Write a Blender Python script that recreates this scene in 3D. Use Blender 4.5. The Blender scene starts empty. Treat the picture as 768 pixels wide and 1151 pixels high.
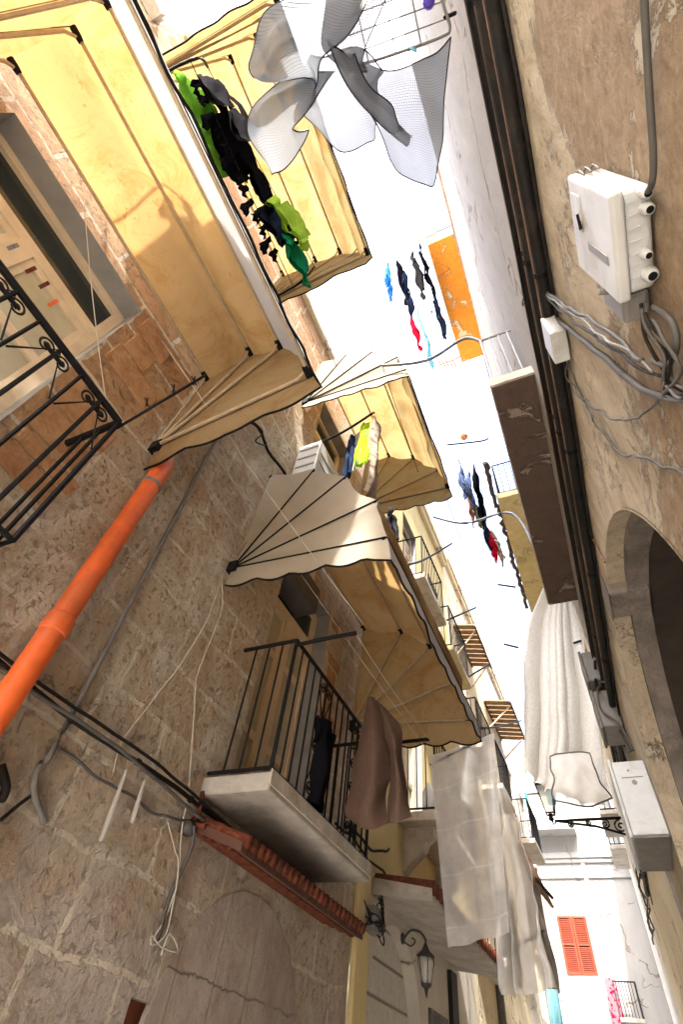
import bpy, math, random
from mathutils import Vector, noise
random.seed(7)
SC = bpy.context.scene
COL = SC.collection
# ------------------------------------------------------------------ camera solved from the vanishing points
R = ((0.9129702754801946, 0.395198971640408, 0.10150393541130151),
     (-0.24953722471580325, 0.7376168119051003, -0.6274174147057846),
     (-0.3228257263149149, 0.5474844396047435, 0.7720390785575091))
F = 564.163
GZ = -1.6                      # street level, eye at z = 0
WL = -2.3                      # left house fronts
def ray(px, py):
    c = ((px - 384) / F, (py - 575.5) / F, 1.0)
    return Vector([R[0][i]*c[0] + R[1][i]*c[1] + R[2][i]*c[2] for i in range(3)])
def aX(px, py, X): d = ray(px, py); return d * (X / d.x)
def aY(px, py, Y): d = ray(px, py); return d * (Y / d.y)
def aZ(px, py, Z): d = ray(px, py); return d * (Z / d.z)
def aD(px, py, D): d = ray(px, py); return d.normalized() * D
def fx(y):                     # right house fronts
    if y < 2: return 0.5
    if y < 6: return 0.5 - 0.0125 * (y - 2)
    return 0.45 - 0.02 * min(1, (y - 6) / 18)

# ------------------------------------------------------------------ materials
MATS = {}
class NB:
    def __init__(s, name):
        s.m = bpy.data.materials.new(name); s.m.use_nodes = True
        s.nt = s.m.node_tree; s.nt.nodes.clear()
        s.out = s.n('ShaderNodeOutputMaterial')
    def n(s, t, **k):
        o = s.nt.nodes.new(t)
        for a, v in k.items(): setattr(o, a, v)
        return o
    def l(s, a, b): s.nt.links.new(a, b)
    def put(s, sock, v):
        if isinstance(v, bpy.types.NodeSocket): s.l(v, sock)
        elif isinstance(v, (tuple, list)) and sock.type == 'RGBA': sock.default_value = (*v, 1) if len(v) == 3 else v
        else: sock.default_value = v
    def pos(s): return s.n('ShaderNodeNewGeometry').outputs['Position']
    def obj(s): return s.n('ShaderNodeTexCoord').outputs['Object']
    def uv(s): return s.n('ShaderNodeTexCoord').outputs['UV']
    def sep(s, v): o = s.n('ShaderNodeSeparateXYZ'); s.l(v, o.inputs[0]); return o.outputs
    def comb(s, x, y, z=0.0):
        o = s.n('ShaderNodeCombineXYZ')
        for i, v in enumerate((x, y, z)): s.put(o.inputs[i], v)
        return o.outputs[0]
    def math(s, op, a, b=0.0, c=None):
        o = s.n('ShaderNodeMath', operation=op); s.put(o.inputs[0], a); s.put(o.inputs[1], b)
        if c is not None: s.put(o.inputs[2], c)
        return o.outputs[0]
    def noise(s, vec, scale, detail=6, rough=.6, dist=0.0):
        o = s.n('ShaderNodeTexNoise'); s.l(vec, o.inputs['Vector'])
        o.inputs['Scale'].default_value = scale; o.inputs['Detail'].default_value = detail
        o.inputs['Roughness'].default_value = rough; o.inputs['Distortion'].default_value = dist
        return o.outputs['Fac']
    def ncol(s, vec, scale, detail=4):
        o = s.n('ShaderNodeTexNoise'); s.l(vec, o.inputs['Vector'])
        o.inputs['Scale'].default_value = scale; o.inputs['Detail'].default_value = detail
        return o.outputs['Color']
    def voro(s, vec, scale, feat='F1'):
        o = s.n('ShaderNodeTexVoronoi', feature=feat); s.l(vec, o.inputs['Vector']); o.inputs['Scale'].default_value = scale
        return o.outputs['Distance']
    def ramp(s, f, a, b, ca=0.0, cb=1.0):
        o = s.n('ShaderNodeMapRange'); s.put(o.inputs[0], f)
        for i, v in enumerate((a, b, ca, cb)): s.put(o.inputs[1+i], v)
        return o.outputs[0]
    def mix(s, f, a, b, mode='MIX'):
        o = s.n('ShaderNodeMix', data_type='RGBA', blend_type=mode)
        s.put(o.inputs[0], f); s.put(o.inputs[6], a); s.put(o.inputs[7], b)
        return o.outputs[2]
    def vadd(s, a, b, op='ADD'):
        o = s.n('ShaderNodeVectorMath', operation=op); s.put(o.inputs[0], a); s.put(o.inputs[1], b); return o.outputs[0]
    def vscale(s, a, k):
        o = s.n('ShaderNodeVectorMath', operation='SCALE'); s.put(o.inputs[0], a); o.inputs['Scale'].default_value = k; return o.outputs[0]
    def bump(s, h, dist=.02, strength=1.0, nrm=None):
        o = s.n('ShaderNodeBump'); s.put(o.inputs['Height'], h); o.inputs['Distance'].default_value = dist
        o.inputs['Strength'].default_value = strength
        if nrm is not None: s.l(nrm, o.inputs['Normal'])
        return o.outputs[0]
    def bsdf(s, col, rough=.8, metal=0.0, nrm=None, spec=.3):
        o = s.n('ShaderNodeBsdfPrincipled'); s.put(o.inputs['Base Color'], col); s.put(o.inputs['Roughness'], rough)
        s.put(o.inputs['Metallic'], metal); o.inputs['Specular IOR Level'].default_value = spec
        if nrm is not None: s.l(nrm, o.inputs['Normal'])
        return o.outputs[0]
    def done(s, sh): s.l(sh, s.out.inputs['Surface']); return s.m

def simple(name, col, rough=.7, metal=0.0, var=.25, scale=6.0, bumpd=.004, dirt=None, spec=.3):
    b = NB(name); p = b.pos()
    n1 = b.noise(p, scale, 8, .65); n2 = b.noise(p, scale*9, 4, .6)
    dark = tuple(c*(1-var) for c in col); lite = tuple(min(.95, c*(1+var*.6)) for c in col)
    c = b.mix(b.ramp(n1, .3, .7), dark, lite)
    if dirt: c = b.mix(b.ramp(b.noise(p, scale*.6, 9, .75, .6), .52, .68, 0, .8), c, dirt)
    h = b.math('ADD', n1, b.math('MULTIPLY', n2, .4))
    return b.done(b.bsdf(c, rough, metal, b.bump(h, bumpd), spec))

def plank(name, col, axis='Z', step=.1, rough=.7):
    """painted or bare boards with a groove every step along one world axis"""
    b = NB(name); p = b.pos(); s = b.sep(p); k = {'X':0,'Y':1,'Z':2}[axis]
    fr = b.math('FRACT', b.math('DIVIDE', s[k], step))
    groove = b.ramp(b.math('ABSOLUTE', b.math('SUBTRACT', fr, .5)), .43, .48)
    n = b.noise(p, 14, 8, .7)
    c = b.mix(b.ramp(n, .35, .7), tuple(x*.75 for x in col), col)
    c = b.mix(b.math('MULTIPLY', groove, .8), c, tuple(x*.25 for x in col))
    h = b.math('SUBTRACT', b.math('MULTIPLY', n, .25), groove)
    return b.done(b.bsdf(c, rough, 0, b.bump(h, .01)))

def stone_blocks():
    b = NB('weathered_stone'); p = b.pos(); s = b.sep(p)
    w = b.vscale(b.vadd(b.ncol(p, 1.7, 2), (.5, .5, .5), 'SUBTRACT'), .10)
    w2 = b.vscale(b.vadd(b.ncol(p, 13.0, 4), (.5, .5, .5), 'SUBTRACT'), .035)
    v = b.vadd(b.vadd(b.comb(s[1], s[2], s[0]), w), w2)
    br = b.n('ShaderNodeTexBrick', offset=.46, squash=.8, squash_frequency=3)
    b.l(v, br.inputs['Vector'])
    for k, x in (('Scale', 1.0), ('Mortar Size', .017), ('Mortar Smooth', .3), ('Bias', -.1), ('Brick Width', .70), ('Row Height', .36)):
        br.inputs[k].default_value = x
    br.inputs['Color1'].default_value = (0, 0, 0, 1); br.inputs['Color2'].default_value = (1, 1, 1, 1); br.inputs['Mortar'].default_value = (.5, .5, .5, 1)
    mort = br.outputs['Fac']; per = b.sep(br.outputs['Color'])[0]
    nA = b.noise(p, 1.1, 6, .6, .3); nB = b.noise(p, 6, 10, .74, .5); nC = b.noise(p, 40, 6, .72); nD = b.noise(p, 2.4, 10, .78, .7)
    pits = b.ramp(b.noise(p, 20, 7, .76, .5), .38, .45, 1, 0)
    holes = b.math('MULTIPLY', b.ramp(b.noise(p, 9, 5, .7, .3), .31, .36, 1, 0), 1.0)
    c = b.mix(b.ramp(per, 0, 1), (.60, .485, .355), (.43, .325, .225))
    c = b.mix(b.ramp(nB, .36, .66, 0, .8), c, (.64, .55, .43))
    c = b.mix(b.ramp(nA, .46, .66, 0, .65), c, (.46, .29, .165))                      # ochre stains
    zn = b.math('MULTIPLY', b.ramp(s[2], .9, 2.6), b.math('MULTIPLY', b.ramp(s[1], .9, 1.6), b.ramp(s[1], 3.2, 2.4)))
    wash = b.ramp(b.math('ADD', nD, b.math('MULTIPLY', zn, .05)), .50, .60, 0, .85)                                                 # old lime wash in patches, weighted to paint the lit stretch paler
    c = b.mix(wash, c, (.72, .66, .56))
    # orange tufa round the near window, with the awning's amber light painted in
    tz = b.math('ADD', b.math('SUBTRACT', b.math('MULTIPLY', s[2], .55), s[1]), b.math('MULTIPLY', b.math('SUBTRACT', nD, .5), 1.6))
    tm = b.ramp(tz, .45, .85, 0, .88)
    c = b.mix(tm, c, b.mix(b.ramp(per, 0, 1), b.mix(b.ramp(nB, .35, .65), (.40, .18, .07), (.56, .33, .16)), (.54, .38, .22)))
    mo = b.math('MULTIPLY', mort, b.ramp(b.noise(p, 3.2, 8, .78), .34, .56, .25, .95))
    c = b.mix(mo, c, (.74, .68, .575))
    gr = b.ramp(b.noise(p, 3.0, 10, .8, .6), .57, .70, 0, .65)                        # soot and damp
    c = b.mix(b.math('MULTIPLY', gr, .8), c, (.24, .18, .135))
    c = b.mix(b.math('MULTIPLY', pits, .55), c, (.21, .15, .105)); c = b.mix(b.math('MULTIPLY', holes, .55), c, (.16, .11, .075))
    low = b.math('MULTIPLY', b.ramp(s[2], 1.25, .45), b.ramp(b.noise(p, 1.7, 9, .74, .5), .40, .54))
    pl = b.mix(b.ramp(nB, .35, .65), (.42, .36, .315), (.54, .48, .43))
    pl = b.mix(b.ramp(b.noise(p, 3.1, 9, .78), .53, .68, 0, .75), pl, (.31, .22, .17))
    lowm = b.math('MULTIPLY', low, b.math('SUBTRACT', 1, b.math('MULTIPLY', mort, .75)))
    c = b.mix(lowm, c, pl)
    h = b.math('ADD', b.math('MULTIPLY', nB, 1.0), b.math('MULTIPLY', nC, .5))
    h = b.math('SUBTRACT', h, b.math('MULTIPLY', mort, .12)); h = b.math('ADD', h, b.math('MULTIPLY', wash, .25))
    h = b.math('SUBTRACT', h, b.math('MULTIPLY', pits, .4)); h = b.math('SUBTRACT', h, b.math('MULTIPLY', holes, .6))
    h = b.math('MULTIPLY', h, b.math('SUBTRACT', 1, b.math('MULTIPLY', low, .5)))
    return b.done(b.bsdf(c, .92, 0, b.bump(h, .05, 1.0), .15))

def beige_plaster():
    b = NB('beige_weathered_plaster'); p = b.pos(); s = b.sep(p)
    st = b.comb(b.math('MULTIPLY', s[0], 1), b.math('MULTIPLY', s[1], 1), b.math('MULTIPLY', s[2], .4))
    nA = b.noise(p, 1.6, 7, .62, .4); nB = b.noise(st, 6, 10, .78, .6); nC = b.noise(p, 45, 6, .7); nD = b.noise(p, 16, 8, .75, .5)
    c = b.mix(b.ramp(nB, .36, .62), (.46, .38, .275), (.70, .62, .485))
    # bare brown stone where the render has come away, mostly low and near
    zone = b.math('ADD', b.math('MULTIPLY', s[2], .9), b.math('MULTIPLY', s[1], .55))
    bz = b.math('ADD', zone, b.math('MULTIPLY', b.math('SUBTRACT', b.noise(p, 2.0, 11, .74, .5), .5), 3.2))
    bareM = b.ramp(bz, 2.34, 2.28)
    bare = b.mix(b.ramp(nD, .35, .65), (.29, .21, .14), (.48, .375, .27))
    c = b.mix(bareM, c, bare)
    rim = b.math('MULTIPLY', b.ramp(bz, 2.24, 2.31), b.ramp(bz, 2.48, 2.34))
    c = b.mix(b.math('MULTIPLY', rim, .8), c, (.66, .60, .50))
    fl = b.noise(p, 1.9, 11, .76, .7)
    flake = b.ramp(fl, .575, .59)
    c = b.mix(b.math('MULTIPLY', flake, .9), c, b.mix(b.ramp(nB, .4, .6), (.50, .44, .35), (.70, .65, .55)))
    edge = b.math('MULTIPLY', b.ramp(fl, .555, .575), b.ramp(fl, .59, .575))
    c = b.mix(b.math('MULTIPLY', edge, .75), c, (.19, .14, .10))
    dk = b.ramp(b.noise(st, 2.6, 11, .8, .5), .56, .72, 0, .75)
    c = b.mix(dk, c, (.25, .225, .195))
    sp = b.ramp(nD, .66, .70)
    c = b.mix(b.math('MULTIPLY', sp, .6), c, (.10, .075, .055))
    h = b.math('ADD', b.math('MULTIPLY', nB, 1.0), b.math('MULTIPLY', nC, .3))
    h = b.math('ADD', h, b.math('MULTIPLY', flake, .6)); h = b.math('ADD', h, b.math('MULTIPLY', nD, .5))
    h = b.math('SUBTRACT', h, b.math('MULTIPLY', bareM, .8))
    return b.done(b.bsdf(c, .92, 0, b.bump(h, .04), .15))

def white_plaster(name, col, crack=True, stain=(.45, .38, .3)):
    b = NB(name); p = b.pos(); s = b.sep(p)
    st = b.comb(s[0], s[1], b.math('MULTIPLY', s[2], .3))
    nB = b.noise(st, 3.5, 10, .7, .3); nC = b.noise(p, 30, 6, .7)
    c = b.mix(b.ramp(nB, .3, .7), tuple(x*.82 for x in col), col)
    c = b.mix(b.ramp(b.noise(st, 1.7, 11, .78, .6), .60, .74, 0, .65), c, stain)
    h = b.math('ADD', nB, b.math('MULTIPLY', nC, .4))
    if crack:
        e = b.voro(b.vadd(p, b.vscale(b.ncol(p, 2.2, 4), .9)), .55, 'DISTANCE_TO_EDGE')
        k = b.ramp(e, .006, .018, 1, 0)
        k = b.math('MULTIPLY', k, b.ramp(b.noise(p, 1.1, 3), .44, .52))
        c = b.mix(b.math('MULTIPLY', k, .8), c, (.2, .15, .11)); h = b.math('SUBTRACT', h, k)
    return b.done(b.bsdf(c, .9, 0, b.bump(h, .02), .15))

def fabric(name, refl, trans, tr=.5, spots=True, lines=0):
    b = NB(name); p = b.pos()
    n = b.noise(p, 2.2, 7, .65, .3); n2 = b.noise(p, 120, 3, .6)
    wr = b.noise(p, 5, 3, .5, 1.0)
    a = b.mix(b.ramp(n, .3, .7), tuple(x*.86 for x in refl), refl)
    t = b.mix(b.ramp(n, .3, .7), tuple(x*.84 for x in trans), trans)
    if spots:
        sp = b.ramp(b.noise(p, 15, 6, .72), .61, .64)
        st = b.math('MULTIPLY', sp, b.ramp(b.noise(p, 1.5, 2), .45, .55))
        br = b.ramp(b.noise(p, 2.3, 10, .78, .8), .47, .66, 0, .85)
        for col in ((.30, .15, .05),):
            a = b.mix(b.math('MULTIPLY', st, .85), b.mix(br, a, (.27, .16, .06)), col)
            t = b.mix(b.math('MULTIPLY', st, .85), b.mix(br, t, (.27, .135, .035)), col)
    nr = b.bump(b.math('ADD', b.math('MULTIPLY', n2, .12), wr), .010, .7)
    d = b.n('ShaderNodeBsdfDiffuse'); b.put(d.inputs['Color'], a); b.l(nr, d.inputs['Normal'])
    q = b.n('ShaderNodeBsdfTranslucent'); b.put(q.inputs['Color'], t); b.l(nr, q.inputs['Normal'])
    m = b.n('ShaderNodeMixShader'); m.inputs[0].default_value = tr
    b.l(d.outputs[0], m.inputs[1]); b.l(q.outputs[0], m.inputs[2])
    return b.done(m.outputs[0])

def sheer(name, col, alpha=.72, grid=0, tr=.5, thread=.3, crease=0):
    """thin gauze: partly see-through, woven lines laid in the cloth's own UVs (metres)"""
    b = NB(name); u = b.uv(); s = b.sep(u)
    d = b.n('ShaderNodeBsdfDiffuse'); q = b.n('ShaderNodeBsdfTranslucent'); t = b.n('ShaderNodeBsdfTransparent')
    p = b.pos(); n = b.noise(p, 5, 6, .6)
    c = b.mix(b.ramp(n, .3, .7), tuple(x*.9 for x in col), col)
    a = b.math('MULTIPLY', b.ramp(n, .3, .7, .94, 1.04), alpha)
    if grid:
        ln = None
        for k in (0, 1):
            fr = b.math('FRACT', b.math('MULTIPLY', s[k], grid))
            L = b.ramp(b.math('ABSOLUTE', b.math('SUBTRACT', fr, .5)), .34, .42)
            L = b.math('MULTIPLY', L, 1.0 if k else .8)
            ln = L if ln is None else b.math('MAXIMUM', ln, L)
        c = b.mix(b.math('MULTIPLY', ln, .8), c, tuple(x*thread for x in col))
        a = b.math('ADD', a, b.math('MULTIPLY', ln, .25))
    if crease:
        sv = b.math('ADD', s[1], b.math('MULTIPLY', b.noise(u, 4, 3), .02)); fr = b.math('ABSOLUTE', b.math('SUBTRACT', b.math('FRACT', b.math('DIVIDE', sv, crease)), .5))
        ck = b.ramp(fr, .475, .495); fr2 = b.math('ABSOLUTE', b.math('SUBTRACT', b.math('FRACT', b.math('DIVIDE', b.math('ADD', s[0], .02), crease*.85)), .5)); ck = b.math('MAXIMUM', ck, b.math('MULTIPLY', b.ramp(fr2, .478, .495), .6))
        a = b.math('ADD', a, b.math('MULTIPLY', b.math('MULTIPLY', ck, b.ramp(b.noise(u, 3, 4), .35, .6, .2, 1)), .16)); a = b.math('ADD', a, b.math('MULTIPLY', b.ramp(b.noise(p, 7, 6, .7), .35, .7), .15))
    b.put(d.inputs[0], c); b.put(q.inputs[0], c)
    m = b.n('ShaderNodeMixShader'); m.inputs[0].default_value = tr; b.l(d.outputs[0], m.inputs[1]); b.l(q.outputs[0], m.inputs[2])
    m2 = b.n('ShaderNodeMixShader'); b.put(m2.inputs[0], a); b.l(t.outputs[0], m2.inputs[1]); b.l(m.outputs[0], m2.inputs[2])
    return b.done(m2.outputs[0])

def cloth_mat(name, col, tr=.25, pattern=None, pcol=None, pscale=8):
    b = NB(name); p = b.pos()
    n = b.noise(p, 25, 5, .6)
    c = b.mix(b.ramp(n, .3, .7), tuple(x*.8 for x in col), col)
    if pattern: c = b.mix(b.ramp(b.noise(b.uv(), pscale, 3, .5, .8), pattern, pattern+.03), c, pcol)
    d = b.n('ShaderNodeBsdfDiffuse'); b.put(d.inputs[0], c); nr = b.bump(n, .006); b.l(nr, d.inputs['Normal'])
    q = b.n('ShaderNodeBsdfTranslucent'); b.put(q.inputs[0], c)
    m = b.n('ShaderNodeMixShader'); m.inputs[0].default_value = tr; b.l(d.outputs[0], m.inputs[1]); b.l(q.outputs[0], m.inputs[2])
    return b.done(m.outputs[0])

def glass(name, col, rough=.08):
    b = NB(name); p = b.pos()
    c = b.mix(b.ramp(b.noise(p, 3, 4), .35, .65), tuple(x*.8 for x in col), col)
    return b.done(b.bsdf(c, rough, 0, None, .6))

def underside(name, rim, paint, edge=.35):
    """peeling paint: the painted field breaks up into bare render"""
    b = NB(name); p = b.pos()
    n = b.noise(p, 2.2, 10, .72, .5); n2 = b.noise(p, 8, 8, .7)
    c = b.mix(b.ramp(n2, .3, .7), tuple(x*.7 for x in paint), paint)
    c = b.mix(b.ramp(n, .57, .60), c, rim)
    c = b.mix(b.ramp(b.noise(p, 5, 9, .75), .6, .75, 0, .7), c, tuple(x*.4 for x in paint))
    return b.done(b.bsdf(c, .85, 0, b.bump(b.math('ADD', n2, b.ramp(n, .57, .6)), .02), .2))

def blotchy():
    b = NB('patched_infill_plaster'); p = b.pos(); s = b.sep(p)
    st = b.comb(s[0], s[1], b.math('MULTIPLY', s[2], .35))
    n1 = b.noise(st, 3.2, 10, .76, .6); n2 = b.noise(p, 9, 9, .75, .5); n3 = b.noise(p, 2.1, 10, .78, .8)
    c = b.mix(b.ramp(n1, .36, .64), (.31, .255, .22), (.50, .435, .385))
    c = b.mix(b.ramp(n3, .52, .66, 0, .75), c, (.30, .205, .155))
    c = b.mix(b.ramp(n2, .60, .70, 0, .7), c, (.58, .53, .46))
    e = b.ramp(b.math('ABSOLUTE', b.math('SUBTRACT', b.math('FRACT', b.math('ADD', b.math('DIVIDE', s[1], .37), b.math('MULTIPLY', n3, .10))), .5)), .488, .498)
    e2 = b.ramp(b.math('ABSOLUTE', b.math('SUBTRACT', b.math('FRACT', b.math('ADD', b.math('DIVIDE', s[2], .52), b.math('MULTIPLY', n3, .25))), .5)), .488, .498)
    k = b.math('MULTIPLY', b.math('MAXIMUM', e, e2), b.ramp(n1, .42, .55))
    c = b.mix(b.math('MULTIPLY', k, .6), c, (.20, .155, .125))
    return b.done(b.bsdf(c, .92, 0, b.bump(b.math('SUBTRACT', b.math('ADD', n2, n1), k), .03), .15))
def creased():
    m = sheer('creased_gauze', (.97, .975, .98), .52, 0, .6, .3, .40); nt = m.node_tree
    return m
M = dict(
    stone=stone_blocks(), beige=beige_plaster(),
    white_up=white_plaster('white_peeling_plaster', (.36, .345, .33), True, (.52, .43, .33)),
    yellow=white_plaster('yellow_plaster', (.66, .55, .30), False, (.45, .36, .22)),
    cream=white_plaster('cream_plaster', (.70, .62, .46), True, (.48, .42, .33)),
    pale=white_plaster('pale_grey_plaster', (.58, .55, .50), True, (.35, .31, .27)),
    far=white_plaster('bright_white_plaster', (.31, .31, .305), True, (.25, .235, .21)),
    infill=blotchy(),
    archstone=simple('grey_arch_stone', (.23, .205, .185), .9, 0, .45, 4, .03, (.10, .085, .075)),
    concrete=simple('grey_concrete', (.40, .38, .35), .9, 0, .3, 4, .01, (.24, .21, .18)),
    concrete_edge=simple('pale_concrete', (.50, .46, .40), .9, 0, .3, 6, .012, (.33, .26, .19)),
    asphalt=simple('street_paving', (.52, .49, .44), .85, 0, .3, 2, .01),
    marble=simple('grey_marble', (.25, .25, .25), .5, 0, .25, 4, .004),
    wood_white=simple('cream_painted_wood', (.62, .52, .38), .55, 0, .15, 9, .003),
    pane=glass('curtained_glass', (.50, .48, .36)), pane_dark=glass('dark_green_glass', (.016, .024, .026)),
    iron=simple('black_iron', (.009, .009, .011), .6, 0, .3, 20, .002, None, .12),
    alu=simple('hoop_metal', (.36, .29, .20), .5, .1, .2, 20, .002),
    black=simple('black_piping', (.008, .008, .009), .8, 0, .2, 20, .001, None, .1),
    orange_pvc=simple('orange_plastic', (.70, .13, .03), .5, 0, .25, 4, .003, (.42, .12, .05), .3),
    grey_pvc=simple('grey_plastic', (.17, .165, .16), .55, 0, .25, 12, .002),
    grey_box=simple('grey_box_plastic', (.20, .195, .19), .5, 0, .2, 8, .002),
    white_box=simple('white_plastic', (.50, .53, .56), .45, 0, .12, 6, .002, (.36, .335, .29), .4),
    cable_black=simple('black_cable', (.012, .011, .011), .6, 0, .4, 9, .006, (.03, .022, .017), .2),
    cable_white=simple('white_cable', (.50, .475, .43), .5, 0, .1, 15, .001),
    cable_grey=simple('grey_cable', (.085, .083, .08), .55, 0, .2, 15, .001),
    clear=sheer('clear_plastic', (.75, .75, .74), .6, 0, .4),
    terracotta=simple('terracotta_tile', (.155, .047, .026), .85, 0, .6, 14, .02, (.075, .05, .038), .1),
    brownwood=plank('dark_wood_boards', (.11, .05, .035), 'Y', .09),
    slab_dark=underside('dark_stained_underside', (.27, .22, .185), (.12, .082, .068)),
    slab_orange=underside('orange_peeling_underside', (.60, .50, .36), (.70, .26, .035)),
    slab_yellow=underside('yellow_underside', (.62, .54, .36), (.66, .55, .30)),
    slat=plank('brown_slats', (.30, .19, .10), 'Y', .13),
    rust=simple('rusty_brown_render', (.20, .12, .08), .85, 0, .4, 8, .012, (.36, .27, .2)),
    awn=fabric('yellowed_awning_fabric', (.40, .31, .19), (.40, .25, .10), .5),
    awn_pale=fabric('pale_yellow_awning_fabric', (.36, .31, .21), (.33, .245, .115), .5),
    awn_white=fabric('cream_awning_fabric', (.44, .405, .335), (.50, .33, .14), .36, False),
    val=fabric('white_valance', (.50, .50, .51), (.50, .50, .51), .4, False),
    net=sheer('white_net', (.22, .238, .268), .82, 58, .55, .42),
    gauze=sheer('white_gauze', (.95, .96, .97), .55, 0, .5), faint=sheer('faint_gauze', (.86, .87, .88), .30, 0, .5), creased=creased(),
    cotton=cloth_mat('white_cotton', (.86, .86, .85), .5),
    shutter=plank('orange_red_shutter', (.62, .12, .05), 'Z', .065),
    teal=plank('teal_shutter', (.012, .13, .14), 'Z', .08),
    whitewood=plank('white_weathered_boards', (.62, .61, .58), 'Z', .28),
    reddoor=plank('red_brown_door', (.20, .06, .04), 'Y', .16),
    passage=simple('shaded_passage_render', (.05, .042, .036), .95),  # deep shade of the arch interior put into the colour, also on its door
    doordark=plank('dark_door_boards', (.05, .038, .03), 'Y', .2),
    lampglass=glass('lamp_glass', (.45, .45, .42), .2),
    weathered=simple('weathered_grey_iron', (.06, .06, .062), .7, 0, .35, 12, .004),
    red=simple('red_plastic', (.65, .03, .03), .4, 0, .1, 5, .001),
    clearblue=simple('pale_plastic', (.65, .68, .7), .3, 0, .1, 5, .001),
    black_cl=cloth_mat('black_cotton', (.010, .010, .014), .05),
    grey_cl=cloth_mat('charcoal_cotton', (.055, .055, .065), .05),
    navy=cloth_mat('navy_cotton', (.03, .045, .10), .1),
    green=cloth_mat('bright_green_cotton', (.22, .55, .06), .35),
    lime=cloth_mat('lime_cotton', (.50, .78, .10), .4),
    teal_cl=cloth_mat('deep_green_cotton', (.02, .35, .17), .3),
    hivis=cloth_mat('neon_yellow_cotton', (.55, .85, .05), .4, .56, (.30, .45, .12), 9),
    brown_cl=cloth_mat('brown_canvas', (.135, .088, .07), .15),
    beige_cl=cloth_mat('beige_patterned_cotton', (.55, .45, .36), .3, .55, (.25, .2, .17), 14),
    floral=cloth_mat('pink_floral_cotton', (.30, .20, .23), .3, .54, (.32, .008, .05), 9),
    red_cl=cloth_mat('red_cotton', (.72, .02, .06), .35), blue_cl=cloth_mat('blue_cotton', (.05, .25, .65), .35),
    sky_cl=cloth_mat('pale_blue_cotton', (.32, .68, .82), .4), peach=cloth_mat('peach_cotton', (.75, .38, .22), .35),
    tan_cl=cloth_mat('tan_cotton', (.42, .40, .25), .3), slate_cl=cloth_mat('slate_blue_cotton', (.12, .16, .30), .2),
    purple=simple('purple_plastic', (.10, .06, .45), .4, 0, .1, 5, .001),
)

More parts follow.
